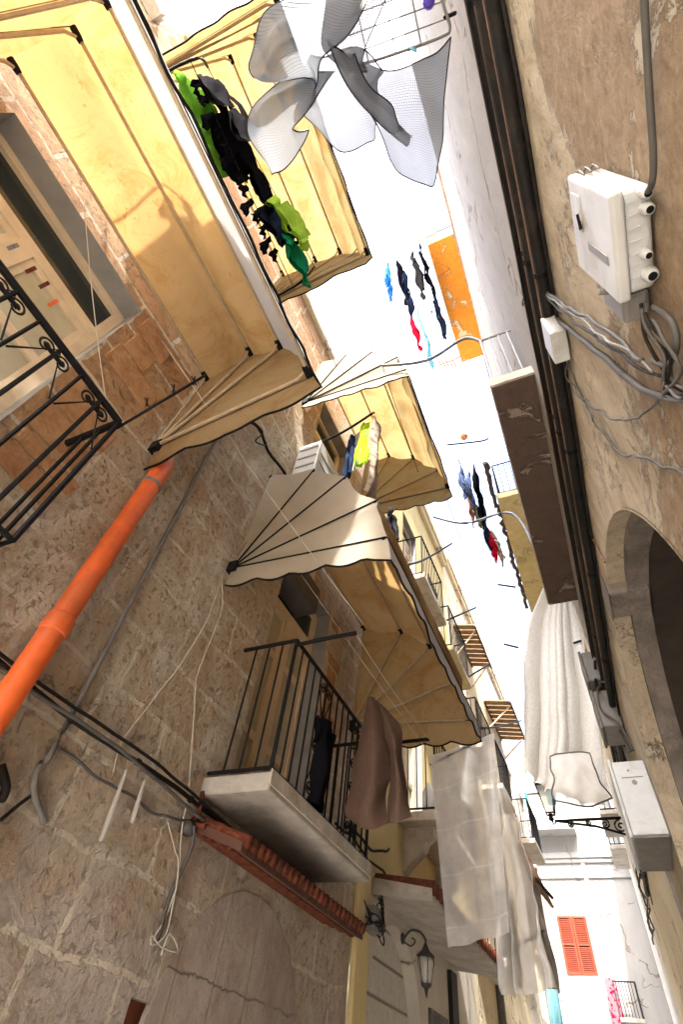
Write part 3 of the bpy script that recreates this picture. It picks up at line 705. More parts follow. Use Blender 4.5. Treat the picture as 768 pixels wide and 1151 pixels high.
m = B(WL-.17, WL-.135, AC-AR, AC+AR, GZ, .375); m.build('door', plank('pinkish_weathered_door', (.42, .33, .30), 'Y', .13), yh)
m = B(WL, WL+.05, 5.27, 5.56, GZ, YT); bev(m.build('pilaster', 'yellow', yh), .008)
french_door(yh, WL, 6.6, 7.5, 2.55, 4.7, depth=.16, transom=.4); french_door(yh, WL, 6.5, 7.4, 6.4, 8.6, depth=.16); french_door(yh, WL, 8.3, 9.1, 6.2, 8.4, depth=.16)
bl = balcony(yh, WL, -1.78, 6.42, 8.3, 2.43, mat='concrete_edge', scroll=False, step=.13)
for yy in (6.62, 8.0): m = MB(); m.prism([(WL, yy, 2.43), (-1.9, yy, 2.43), (-1.92, yy, 2.34), (-2.0, yy, 2.28), (-2.05, yy, 2.18), (-2.2, yy, 2.05), (WL, yy, 1.95)], (0, .16, 0)); m.build('corbel', 'concrete_edge', bl)
balcony(yh, WL, -1.8, 6.2, 7.6, 6.2, mat='concrete_edge', scroll=False); balcony(yh, WL, -1.8, 8.0, 9.4, 5.95, mat='slab_yellow', scroll=False)
m = MB(); m.box(WL, WL+.16, 5.3, 9.8, YT-.25, YT); m.box(WL, WL+.1, 5.3, 9.8, YT-.4, YT-.25); m.box(WL-.5, WL+.05, 5.3, 9.8, YT, YT+.05); bev(m.build('cornice', 'cream', yh), .02)
# grey tiled hood over arched door
hood2 = empty('grey_hood', (WL, 7.2, 1.55), 'grey concrete hood with a tile edge above the white arched door', 'hood')
m = MB(); m.prism([(WL, 5.6, 1.50), (-1.66, 5.6, 1.44), (-1.66, 5.6, 1.52), (WL, 5.6, 1.62)], (0, 3.2, 0)); bev(m.build('slab', 'concrete', hood2), .012)
m = MB()
for i in range(26):
    yc = 5.66 + i*.122; m.tube([(WL+.05, yc, 1.63), (-1.66+.02, yc, 1.545)], [.05, .064], 8)
m.build('tile', 'terracotta', hood2, True)
# lantern on the yellow house
ln = empty('wall_lantern', (WL, 6.62, 1.2), 'dark wall lantern hanging beside the white arched door under the grey hood', 'lantern')
bx_, by_ = WL+.26, 6.62
m = MB(); m.lathe((WL, by_, 1.36), (1, 0, 0), [(.05, 0), (.05, .015), (.02, .03)], 10)
m.tube(cr([(WL+.02, by_, 1.36), (WL+.10, by_, 1.43), (WL+.2, by_, 1.42), (bx_, by_, 1.36), (bx_, by_, 1.31)], 6), .012, 6)
m.tube(cr([(WL+.03, by_, 1.33), (WL+.1, by_, 1.3), (WL+.15, by_, 1.34), (WL+.11, by_, 1.37)], 6), .008, 5); m.build('arm', 'weathered', ln, True)
m = MB(); m.lathe((bx_, by_, 1.30), (0, 0, -1), [(.01, -.03), (.025, 0), (.04, .03), (.09, .07), (.095, .085), (.08, .09)], 12); m.build('cap', 'weathered', ln, True)
m = MB(); m.lathe((bx_, by_, 1.21), (0, 0, -1), [(.075, 0), (.085, .04), (.06, .17), (.045, .2)], 12); m.build('lamp_shade', 'lampglass', ln, True)
m = MB()
for k in range(6):
    th = k*math.pi/3; m.tube([(bx_+.082*math.cos(th), by_+.082*math.sin(th), 1.21), (bx_+.088*math.cos(th), by_+.088*math.sin(th), 1.17), (bx_+.05*math.cos(th), by_+.05*math.sin(th), 1.01)], .005, 4)
m.lathe((bx_, by_, 1.01), (0, 0, -1), [(.055, 0), (.05, .02), (.02, .04), (.012, .08), (.002, .11)], 10); m.build('cage', 'weathered', ln)
# utility box on pilaster and wires
m = B(WL+.05, WL+.15, 5.42, 5.62, 1.16, 1.36); bev(m.build('junction_box', 'grey_box'), .01); tag(COL.objects[-1], 'small grey junction box with tangled wires at the end of the left cable run', 'junction box')
m = MB()
for i in range(7):
    m.tube(wig(cr([(WL+.1, 5.3, 1.16+.03*i), (WL+.16, 5.42+.04*i, 1.3-.03*i), (WL+.13, 5.6, 1.2+.05*i), (WL+.08, 5.8, 1.38)], 6), .06, 6, i), .007, 4)
tag(m.build('cable', 'cable_black', None, True), 'tangle of black wires round the junction box beyond the left balcony', 'cable', 'cables along the left wall')
m = MB(); m.tube(wig(sag((WL+.06, 4.9, 1.9), (WL+.06, 6.0, 2.0), .12, 14), .05, 5), .014, 5); tag(m.build('cable', 'cable_black', None, True), 'black cable drooping between the balcony end and the yellow pilaster', 'cable', 'cables along the left wall'); m = MB(); m.tube(wig(sag((WL+.06, 4.6, 1.75), (WL+.06, 8.8, 1.78), .04, 24), .05, 5), .012, 5)
tag(m.build('cable', 'cable_black', None, True), 'black cable running over the grey hood on the yellow house', 'cable', 'cables along the left wall')
# things on the yellow house balcony
m = MB(); m.lathe((-1.92, 6.85, 2.56), (0, 0, 1), [(.09, 0), (.11, .16), (.12, .17), (.10, .165), (.085, .01)], 16); tag(m.build('bucket', 'red', None, True), 'small red bucket standing on the yellow house balcony', 'bucket')
m = MB(); m.lathe((-1.95, 6.62, 2.56), (0, 0, 1), [(.08, 0), (.085, .02), (.085, .26), (.05, .32), (.025, .35), (.025, .38)], 14); tag(m.build('water_bottle', 'clearblue', None, True), 'large pale plastic bottle beside the red bucket on the balcony', 'bottle')

# rows of houses further on (left)
def far_house(y0, y1, top, wallmat, label, wins, name='terraced_house', X=WL, depth=5):
    h = empty(name, (X, (y0+y1)/2, GZ), label, 'house')
    m = MB(); wall_x(m, X, y0, y1, GZ, top, wins)
    s = 1 if X > -1 else -1
    m.quad((X, y0, GZ), (X+s*depth, y0, GZ), (X+s*depth, y0, top), (X, y0, top)); m.quad((X, y1, GZ), (X+s*depth, y1, GZ), (X+s*depth, y1, top), (X, y1, top))
    m.quad((X, y0, top), (X, y1, top), (X+s*depth, y1, top), (X+s*depth, y0, top)); m.build('wall', wallmat, h)
    for w in wins:
        f = MB(); sg = s; xb = X + sg*.14
        f.box(min(xb, xb-sg*.05), max(xb, xb-sg*.05), w[0], w[0]+.06, w[2], w[3]); f.box(min(xb, xb-sg*.05), max(xb, xb-sg*.05), w[1]-.06, w[1], w[2], w[3])
        f.box(min(xb, xb-sg*.05), max(xb, xb-sg*.05), w[0]+.06, w[1]-.06, w[3]-.07, w[3]); f.box(min(xb, xb-sg*.04), max(xb, xb-sg*.04), (w[0]+w[1])/2-.05, (w[0]+w[1])/2+.05, w[2], w[3]-.07)
        wf = f.build('window', 'wood_white', h); reveal(X, *w, .14, sg).build('reveal', wallmat, wf)
        g = MB(); g.quad((xb, w[0], w[2]), (xb, w[1], w[2]), (xb, w[1], w[3]), (xb, w[0], w[3])); g.build('pane', 'pane_dark', wf)
    m = MB(); a, b_ = sorted((X-s*.14, X+s*.3)); m.box(a, b_, y0+.02, y1-.02, top, top+.14); a, b_ = sorted((X-s*.09, X)); m.box(a, b_, y0+.02, y1-.02, top-.16, top-.003); bev(m.build('cornice', 'cream', h), .02)
    return h
h2 = far_house(9.82, 14.6, 10.5, 'cream', 'cream house beyond the yellow house, with the first brown slatted canopy', [(10.3, 11.2, 5.3, 7.4), (12.2, 13.1, 5.3, 7.4), (10.3, 11.2, 1.9, 4.0), (12.4, 13.2, 8.6, 9.9)])
balcony(h2, WL, -1.85, 10.1, 11.5, 5.1, mat='concrete_edge', scroll=False); balcony(h2, WL, -1.85, 12, 13.4, 5.1, mat='concrete_edge', scroll=False); balcony(h2, WL, -1.85, 10, 11.4, 1.75, mat='concrete_edge', scroll=False)
h3 = far_house(14.62, 19.6, 10.4, 'pale', 'pale weathered house at the far end of the left row', [(16, 17, 5.5, 7.6), (18.2, 19, 5.5, 7.6), (16, 17, 2, 4.2)])
balcony(h3, WL, -1.8, 15.8, 17.4, 5.3, mat='concrete_edge', scroll=False); 
# rough stone courses along the parapets (broken outline)
for (hh, ya, yb, zz) in ((yh, 5.4, 9.7, YT+.05), (h2, 9.9, 14.5, 10.64), (h3, 14.7, 19.5, 10.54)):
    m = MB(); y = ya; m.box(WL-.25, WL-.03, ya, yb, zz, zz+.06)
    while y < yb:
        w = random.uniform(.22, .5); m.box(WL-.25, WL+random.uniform(-.02, .09), y, min(y+w-.015, yb), zz, zz+random.uniform(.12, .34)); y += w
    bev(m.build('parapet', 'stone', hh), .02)
# slatted canopies
def slat_canopy(y0, y1, z, xo, label, drop=.12):
    c = empty('slatted_canopy', (WL, (y0+y1)/2, z), label, 'canopy', 'brown slatted canopies')
    n = 9; bw = simple('brown_wood', (.24, .15, .085), .8, 0, .35, 10, .006)
    for i in range(n):
        a, b_ = lerp(y0, y1, i/n), lerp(y0, y1, (i+.86)/n); m = MB(); m.prism([(WL, a, z), (xo, a, z-drop), (xo, a, z-drop+.03), (WL, a, z+.03)], (0, b_-a, 0)); m.build('slat', bw, c)
    m = MB(); m.box(xo-.03, xo+.01, y0, y1, z-drop-.03, z-drop); m.build('front_beam', 'brownwood', c)
    m = MB(); m.box(WL, WL+.04, y0, y1, z-.04, z); m.build('wall_beam', 'brownwood', c)
    for yy in (y0+.2, y1-.2):
        m = MB(); m.tube([(WL, yy, z-.75), (xo-.05, yy, z-drop-.02)], .02, 6); m.build('strut', 'wood_white', c)
slat_canopy(10.5, 12.4, 8.55, -1.75, 'nearer brown slatted canopy high on the cream house')
slat_canopy(13.6, 15.9, 8.2, -1.55, 'farther brown slatted canopy high on the left, below the white sky')

# ================================================================== right house
rh = empty('plaster_house', (.5, 2, GZ), 'tall beige and white plaster house close on the right with a big dark arch', 'house')
RY0, RY1 = -4.0, 6.3; RC, RZ, RR = 3.35, 1.0, 1.80; LT = 4.0
m = MB()
ysamp = [RY0 + i*.4 for i in range(100) if RY0 + i*.4 < RC-RR-.01] + [RC-RR]
for a, b_ in zip(ysamp, ysamp[1:]): m.quad((fx(a), a, GZ), (fx(b_), b_, GZ), (fx(b_), b_, LT), (fx(a), a, LT))
ap = sorted(archpts(RC, RZ, RR, 40))
for (a, za), (b_, zb) in zip(ap, ap[1:]): m.quad((fx(a), a, za), (fx(b_), b_, zb), (fx(b_), b_, LT), (fx(a), a, LT))
ys2 = [RC+RR, 5.5, 5.9, RY1]
for a, b_ in zip(ys2, ys2[1:]): m.quad((fx(a), a, GZ), (fx(b_), b_, GZ), (fx(b_), b_, LT), (fx(a), a, LT))
m.build('wall', 'beige', rh)
def arch_ring(r0, r1, x0, x1, name, mat):
    """archivolt: outer face at x0, inner edge r1<r0, soffit back to x1"""
    f0 = x0 if callable(x0) else (lambda y: x0)
    m = MB(); A = archpts(RC, RZ, r0, 48); Bq = archpts(RC, RZ, r1, 48)
    A = [(RC+r0, GZ)] + A + [(RC-r0, GZ)]; Bq = [(RC+r1, GZ)] + Bq + [(RC-r1, GZ)]
    for i in range(len(A)-1):
        (a, za), (b_, zb) = A[i], A[i+1]; (c, zc), (d, zd) = Bq[i], Bq[i+1]
        m.quad((f0(a), a, za), (f0(b_), b_, zb), (f0(d), d, zd), (f0(c), c, zc)); m.quad((f0(c), c, zc), (f0(d), d, zd), (x1, d, zd), (x1, c, zc))
    return m.build(name, mat, rh)
arch_ring(RR, RR-.012, lambda y: fx(y)-.004, .60, 'outer_reveal', 'beige')
arch_ring(RR, RR-.075, .60, .74, 'inner_reveal', 'archstone')
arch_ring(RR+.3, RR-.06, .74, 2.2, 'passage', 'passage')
m = MB(); m.prism([(.455, RC-.06, RZ+RR-.10), (.455, RC+.22, RZ+RR-.11), (.455, RC+.25, RZ+RR+.04), (.455, RC-.09, RZ+RR+.04)], (.27, 0, 0)); bev(m.build('keystone', 'archstone', rh), .02)
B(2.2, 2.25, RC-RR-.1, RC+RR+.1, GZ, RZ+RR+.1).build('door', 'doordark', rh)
# upper storeys in white plaster, leaning out to the eaves
def fxu(y, z): return fx(y) - .035 - (z-4.2)*.0225
m = MB(); zt = [4.19, 5, 6, 8, 10, 13.0]; yt = [RY0 + i*.5 for i in range(int((RY1-RY0)/.5)+1)]+[RY1]
ho = (3.0, 4.0)
for a, b_ in zip(yt, yt[1:]):
    for c, d in zip(zt, zt[1:]):
        if 2.95 < a < 4.0 and c < 6 and c > 4.5: continue
        m.quad((fxu(a, c), a, c), (fxu(b_, c), b_, c), (fxu(b_, d), b_, d), (fxu(a, d), a, d))
m.quad((.45, RY0, GZ), (5, RY0, GZ), (5, RY0, 13), (.28, RY0, 13)); m.quad((.45, RY1, GZ), (5, RY1, GZ), (5, RY1, 16.4), (.28, RY1, 16.4)); m.quad((5, RY0, GZ), (5, RY1, GZ), (5, RY1, 13), (5, RY0, 13))
m.build('upper_wall', 'white_up', rh)
m = MB(); m.box(.50, .55, 3.0, 4.0, 4.5, 6.0); m.build('door', 'reddoor', rh)
m = MB(); m.box(.3, 5, RY0, RY1, 13.0, 13.12); m.prism([(.30, 1.2, 12.86), (.24, 1.2, 12.92), (.22, 1.2, 13.02), (.30, 1.2, 13.05)], (0, 4.6, 0)); m.build('eaves', 'rust', rh)
m = MB(); m.box(.34, 5, 2.5, RY1, 13.12, 16.4); m.build('roof_storey', 'far', rh)
# string course the pipes hang on
m = MB()
for a, b_ in zip(yt, yt[1:]):
    A, Bq = fx(a)-.05, fx(b_)-.05; z0, z1 = 3.94, 4.2
    m.quad((A, a, z0), (Bq, b_, z0), (Bq, b_, z1), (A, a, z1)); m.quad((A, a, z0), (fx(a)+.03, a, z0), (fx(b_)+.03, b_, z0), (Bq, b_, z0)); m.quad((A, a, z1), (fx(a)+.03, a, z1), (fx(b_)+.03, b_, z1), (Bq, b_, z1))
m.build('string_course', 'rust', rh)
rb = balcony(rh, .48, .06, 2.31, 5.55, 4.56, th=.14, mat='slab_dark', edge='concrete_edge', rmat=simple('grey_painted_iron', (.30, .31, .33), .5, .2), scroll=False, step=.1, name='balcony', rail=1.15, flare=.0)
m = MB(); m.box(.05, .48, 2.285, 2.308, 4.57, 4.71); m.build('slab_edge', 'concrete_edge', rb)
rb2 = balcony(rh, .36, -.40, 2.7, 5.85, 13.6, th=.16, mat='slab_orange', edge='concrete_edge', scroll=False, step=.2)
# second right house
rh2 = far_house(6.32, 15.5, 11.5, 'cream', 'cream house beyond the near right house, with a long yellow balcony hung with washing', [(6.9, 7.8, 8.3, 10.3), (8.6, 9.5, 8.3, 10.3), (7.2, 8.2, 4.7, 6.8)], X=.43)
balcony(rh2, .43, -.31, 6.35, 9.9, 8.0, th=.16, mat='slab_yellow', edge='slab_yellow', scroll=False, step=.12)
m = MB()
pts = wig([Vector((-.36, 5.6+i*.06, 8.2)) for i in range(72)], .07, 7); m.tube(pts, [.035+.03*abs(noise.noise(p*9)) for p in pts], 6); m.tube(wig(pts, .08, 5, 4), .03, 5)
tag(m.build('vine', simple('dry_vine', (.10, .075, .06), .8), None, True), 'dark twisted vine trailing along the edge of the yellow balcony', 'vine')
rh3 = far_house(15.52, 24.1, 10.2, 'pale', 'shaded grey house ending the right row before the bright square', [(17, 18, 6.9, 8.9), (19.5, 20.5, 6.9, 8.9), (17, 18, 3.2, 5.2)], X=.43)
balcony(rh3, .43, -.02, 16.6, 18.3, 6.2, mat='concrete', scroll=False, step=.14); balcony(rh3, .43, 0.0, 19.2, 21.0, 6.2, mat='concrete', scroll=False, step=.14)

# ------------------------------------------------------------------ right wall pipes and boxes
def run(label, z, dx, r, mat, y0=-2.2, y1=12, seed=0, amp=.02, clips=False, cat='pipe', name='pipe', group='pipes along the right wall'):
    pts = []
    n = 80
    for k in range(n+1):
        y = lerp(y0, y1, k/n); pts.append(Vector((fx(y)-dx, y, z + amp*noise.noise(Vector((y*1.3, seed*7.1, 0))) )))
    m = MB(); m.tube(pts, r, 8)
    o = m.build(name, mat, None, True); tag(o, label, cat, group)
    if clips:
        for k in range(4, n, 7): c = MB(); c.lathe(pts[k]-Vector((0, .015, 0)), (0, 1, 0), [(r+.006, 0), (r+.006, .03)], 8); c.build('clip', 'iron', o)
    return o
run('topmost thick black pipe of the bundle along the right wall, just under the rusty ledge', 3.76, .052, .036, 'cable_black', seed=1, clips=True)
run('brown rust-stained pipe second in the bundle along the right wall', 3.64, .04, .03, 'rust', seed=2, clips=True)
run('black sagging cable in the middle of the bundle along the right wall', 3.56, .05, .026, 'cable_black', seed=3, amp=.07)
run('thick dark pipe below the middle of the right wall bundle', 3.42, .05, .04, 'cable_black', seed=4, clips=True)
run('lowest tarred pipe in the bundle along the right wall', 3.14, .05, .036, 'cable_black', seed=5, amp=.05, clips=True)
run('thin wavy black wire threaded over the right wall bundle', 3.70, .095, .009, 'cable_black', seed=6, amp=.10)
run('tan iron pipe between the two lowest dark pipes on the right wall', 3.28, .04, .032, 'rust', seed=8, amp=.01)
run('slim black wire wandering below the right wall bundle', 3.05, .02, .010, 'cable_black', seed=9, amp=.10)
def boxq(P0, ex, ey, ez): return None
# white control box with cable glands
eb = empty('control_box', (.5, .62, 1.55), 'white plastic electrical control box with four round cable glands on the right wall', 'electrical box')
ex0, ex1 = .395, .492
m = B(ex0+.03, ex1, .372, .628, 1.515, 1.91); bev(m.build('housing', 'white_box', eb), .014, 3)
m = B(ex0, ex0+.033, .36, .64, 1.50, 1.925); bev(m.build('cover', 'white_box', eb), .010, 3)
for k in range(7):
    m = B(ex0+.036, ex1-.03, .395+k*.032, .399+k*.032, 1.511, 1.5155); m.build('rib', 'white_box', eb)
m = MB(); m.box(ex0-.005, ex0+.002, .40, .50, 1.80, 1.88); m.build('latch', 'white_box', eb)
m = MB(); m.tube([(ex0-.008, .45, 1.81), (ex0-.008, .49, 1.79)], .005, 5); m.build('latch_pin', 'black', eb)
m = MB(); m.tube([(ex0-.010, .645, 1.66), (ex0+.02, .655, 1.66)], .010, 8); m.build('hinge', 'grey_box', eb)
m = B(ex0-.003, ex0+.001, .52, .545, 1.56, 1.75); bev(m.build('grip', 'grey_box', eb), .002)
for i, (xx, yy, r) in enumerate(((.474, .385, .015), (.476, .423, .015), (.468, .53, .013), (.474, .585, .019))):
    g = MB(); g.lathe((xx, yy, 1.515), (0, 0, -1), [(r, -.01), (r*1.05, .012), (r*.92, .014), (r*.92, .03), (r*.75, .034)], 14); gg = g.build('cable_gland', 'white_box', eb, True)
    g = MB(); g.lathe((xx, yy, 1.4815), (0, 0, -1), [(r*.6, -.004), (r*.6, .0015)], 12); g.build('gland_hole', 'black', gg)
for k in range(3):
    w = MB(); w.tube(cr([(.425+k*.02, .41, 1.905), (.425+k*.02, .385, 1.94), (.425+k*.02, .355, 1.90), (.425+k*.02, .36, 1.84)], 6), .0035, 5); w.build('wire_loop', 'grey_box', eb, True)
m = MB(); m.tube(cr([(.474, .385, 1.49), (.474, .36, 1.455), (.478, .30, 1.45), (.482, .1, 1.47), (.485, -.4, 1.48)], 8), .008, 7); tag(m.build('cable', 'cable_grey', None, True), 'grey cable leaving the first gland of the white control box', 'cable', 'cables on the right wall')
m = B(.42, .49, .645, .73, 1.56, 1.76); bev(m.build('junction_box', 'grey_box'), .012); tag(COL.objects[-1], 'grey junction box tucked right under the white control box', 'junction box')
# small white box by the pipes
m = MB(); A = aX(612, 350, .45); m.box(.40, .485, A.y-.03, A.y+.16, A.z-.42, A.z-.16); sb = bev(m.build('junction_box', 'white_box'), .008); tag(sb, 'thin white junction box wedged beneath the dark pipe bundle', 'junction box')
# cable run from the bundle down to the control box
def rcab(pix, r, mat, label, X=.47, amp=.015, seed=0, cat='cable', group='cables on the right wall', n=8):
    m = MB(); m.tube(wig(cr([aX(x, y, X) for x, y in pix], n), amp, 6, seed), r*.62, 6)
    return tag(m.build('cable' if cat == 'cable' else 'conduit', mat, None, True), label, cat, group)
rcab([(592, 305), (612, 325), (640, 345), (668, 362), (700, 388), (725, 402)], .013, 'cable_grey', 'upper grey cable branching from the pipe bundle towards the control box', .46, seed=1)
rcab([(592, 312), (620, 336), (650, 358), (680, 380), (705, 395), (735, 415)], .009, 'grey_box', 'pale cable running beside the grey one to the control box', .45, seed=2)
rcab([(596, 318), (590, 330), (588, 345), (600, 318), (625, 345), (660, 372), (700, 398), (742, 424)], .009, 'cable_black', 'black looped cable branching off the pipe bundle', .45, seed=3)
rcab([(618, 352), (650, 378), (684, 405), (715, 432), (745, 445), (768, 448)], .020, 'cable_grey', 'thick grey conduit slanting down the beige plaster', .475, .006, 4, 'conduit', 'conduits on the right wall')
rcab([(628, 385), (638, 400), (640, 425), (660, 450), (690, 470), (715, 470), (735, 455), (755, 445)], .008, 'cable_grey', 'thin grey cable curving across the beige plaster under the conduit', .48, .02, 5)
for i in range(6):
    rcab([(722+i*2, 340+i*3), (728+i*3, 370), (738+i*4, 395+i*3), (748, 420+i*4), (762, 430+i*4), (775, 440+i*2)], .008, 'cable_grey' if i % 2 else 'cable_black', 'one of six grey and black wires bundled below the control box', .46-.004*i, .03, 10+i)
rcab([(735, 345), (755, 360), (762, 385), (752, 410), (735, 405)], .014, 'cable_grey', 'thick grey cable looping right of the control box', .46, .004, 20)
rcab([(640, 405), (652, 440), (676, 482), (700, 512), (720, 512), (745, 522), (775, 532)], .009, 'cable_grey', 'pale wire across the peeling patch above the dark arch', .485, .02, 21)
rcab([(646, 530), (655, 570), (664, 600), (680, 632)], .014, 'rust', 'brown stub conduit leading to the arch', .47, .01, 22, 'conduit', 'conduits on the right wall')
# grey meter boxes
for (z0, z1, y0, y1, lab) in ((3.42, 3.80, 5.55, 5.95, 'upper grey meter box below the pipes on the right wall'), (2.92, 3.34, 5.62, 6.05, 'lower grey meter box with a cable hooked over it')):
    t = empty('meter_box', (.45, (y0+y1)/2, z0), lab, 'meter box', 'grey meter boxes')
    bev(B(.25, .445, y0, y1, z0, z1).build('housing', 'grey_box', t), .02, 3); bev(B(.22, .25, y0-.012, y1+.012, z0-.012, z1+.012).build('lid', 'grey_pvc', t), .012)
    m = MB(); m.tube(cr([(.40, y0+.1, z0), (.42, y0+.08, z0-.1), (.43, y0+.05, z0-.25)], 5), .014, 6); m.build('cable_tail', 'cable_grey', t, True)
m = MB(); m.tube(cr([(.42, 5.5, 3.32), (.36, 5.5, 3.36), (.30, 5.56, 3.3), (.28, 5.6, 3.1), (.4, 5.55, 2.9), (.44, 5.5, 2.6)], 6), .011, 6); tag(m.build('cable', 'cable_grey', None, True), 'grey cable hooked over the lower meter box', 'cable', 'cables on the right wall')
for i in range(3):
    m = MB(); m.tube(wig([Vector((fx(6)-.05-.04*i, lerp(5.4, 15, k/30), lerp(3.75-.2*i, 3.3-.1*i, k/30))) for k in range(31)], .08, 1.6, i), .016, 6); tag(m.build('cable', 'cable_black', None, True), 'one of three black cables sagging along the right wall past the meter boxes', 'cable', 'black cables past the meter boxes')
# big pale cabinet
cb = empty('wall_cabinet', (.46, 5.4, 1.7), 'large pale grey cabinet box jutting from the right wall beside the lamp bracket', 'cabinet')
bev(B(.19, .455, 5.05, 5.85, 1.72, 2.30).build('housing', 'white_box', cb), .01); bev(B(.165, .188, 5.03, 5.87, 1.70, 2.32).build('lid', 'white_box', cb), .006)
m = MB(); m.box(.24, .41, 5.046, 5.049, 2.16, 2.165); m.build('seam', 'grey_box', cb); m = MB(); m.lathe((.31, 5.05, 2.22), (0, -1, 0), [(.008, -.004), (.008, .004)], 10); m.build('screw', 'grey_box', cb); m = MB(); m.lathe((.33, 5.05, 2.12), (0, -1, 0), [(.02, -.004), (.02, .003)], 12); m.build('keyhole_plate', 'grey_box', cb)
B(.20, .45, 5.06, 5.84, 1.705, 1.718).build('base_plate', 'grey_pvc', cb)

# street lamp on scroll bracket (far right)
Lp = aY(690, 925, 9.0); yL = 9.0
lamp = empty('street_lamp', (.44, yL, 3.2), 'black street lamp on a scrolled iron bracket reaching out from the right wall', 'street lamp')
m = MB(); zT = 3.30
m.tube([(.44, yL, zT), (-.68, yL, zT)], .02, 6); m.tube([(.44, yL, zT-.28), (-.1, yL, zT-.10), (-.62, yL, zT-.01)], .016, 6); m.box(.41, .44, yL-.03, yL+.03, zT-.36, zT+.08)
def spiral(c, r, turns, sgn=1, st=0, n=30): return [(c[0]+r*(1-k/(n*1.15))*math.cos(st+sgn*k/n*turns*2*math.pi), yL, c[1]+r*(1-k/(n*1.15))*math.sin(st+sgn*k/n*turns*2*math.pi)) for k in range(n+1)]
for c, r, s_, st in (((.22, zT-.11), .09, 1, 1.5), ((.02, zT-.075), .06, -1, 1.6), ((-.2, zT-.05), .042, 1, 1.5), ((-.46, zT-.055), .045, -1, 1.2), ((.36, zT-.06), .05, -1, 1.5)): m.tube(spiral(c, r, 1.6, s_, st), .012, 5)
m.build('bracket', 'iron', lamp, True)
m = MB(); lx = -.72
m.tube([(-.66, yL, zT-.02), (-.70, yL, zT-.05), (lx, yL, zT+.04)], .015, 6); m.lathe((lx, yL, zT+.0), (0, 0, 1), [(.02, 0), (.045, .03), (.03, .06), (.05, .09)], 10)
for sx, sy in ((1, 1), (1, -1), (-1, 1), (-1, -1)): m.tube([(lx+.06*sx, yL+.06*sy, zT+.10), (lx+.13*sx, yL+.13*sy, zT+.50)], .010, 5)
for z_, q in ((zT+.10, .065), (zT+.50, .135)):
    m.box(lx-q, lx+q, yL-q, yL-q+.016, z_-.01, z_+.012); m.box(lx-q, lx+q, yL+q-.016, yL+q, z_-.01, z_+.012); m.box(lx-q, lx-q+.016, yL-q+.016, yL+q-.016, z_-.01, z_+.012); m.box(lx+q-.016, lx+q, yL-q+.016, yL+q-.016, z_-.01, z_+.012)
m.build('lantern_frame', 'iron', lamp)
m = MB(); m.prism([(lx-.15, yL-.15, zT+.515), (lx+.15, yL-.15, zT+.515), (lx+.15, yL+.15, zT+.515), (lx-.15, yL+.15, zT+.515)], (0, 0, .02)); m.lathe((lx, yL, zT+.535), (0, 0, 1), [(.14, 0), (.09, .08), (.03, .12), (.02, .16)], 8); m.build('lantern_roof', 'iron', lamp)
m = MB()
q0, q1 = .055, .122
cs = [(1, 1), (1, -1), (-1, -1), (-1, 1)]
for (a, b_) in zip(cs, cs[1:]+cs[:1]): m.quad((lx+q0*a[0], yL+q0*a[1], zT+.112), (lx+q0*b_[0], yL+q0*b_[1], zT+.112), (lx+q1*b_[0], yL+q1*b_[1], zT+.488), (lx+q1*a[0], yL+q1*a[1], zT+.488))
m.build('lantern_glass', 'clear', lamp)

# ================================================================== far white house closing the alley
fh = empty('white_house', (-2, 24.3, GZ), 'sunlit white house closing the end of the alley, with orange-red shutters', 'house')
FY = 24.3
def wall_y(m, Y, x0, x1, z0, z1, holes=()):
    xs = sorted(set([x0, x1] + [h[0] for h in holes] + [h[1] for h in holes])); zs = sorted(set([z0, z1] + [h[2] for h in holes] + [h[3] for h in holes]))
    for a, b_ in zip(xs, xs[1:]):
        for c, d in zip(zs, zs[1:]):
            if any(h[0] <= a and b_ <= h[1] and h[2] <= c and d <= h[3] for h in holes): continue
            m.quad((a, Y, c), (b_, Y, c), (b_, Y, d), (a, Y, d))
W1 = (-2.45, -1.45, 4.15, 5.75); W2 = (-2.75, -1.9, 8.55, 10.05)
m = MB(); wall_y(m, FY, -7, 3, GZ, 11.2, [W1, W2]); m.quad((-7, FY, 11.2), (3, FY, 11.2), (3, FY+6, 11.2), (-7, FY+6, 11.2)); m.quad((-7, FY+6, GZ), (3, FY+6, GZ), (3, FY+6, 11.2), (-7, FY+6, 11.2)); m.quad((-7, FY, GZ), (-7, FY+6, GZ), (-7, FY+6, 11.2), (-7, FY, 11.2)); m.quad((3, FY, GZ), (3, FY+6, GZ), (3, FY+6, 11.2), (3, FY, 11.2)); m.build('wall', 'far', fh)
m = MB(); m.box(-7, 3, FY-.12, FY-.003, 7.55, 7.75); m.box(-7, 3, FY-.07, FY-.003, 7.4, 7.55); m.box(-7, 3, FY-.06, FY-.003, 6.9, 7.0); m.box(-1.2, -1.05, FY-.05, FY-.003, GZ, 7.4); bev(m.build('moulding', 'far', fh), .02)
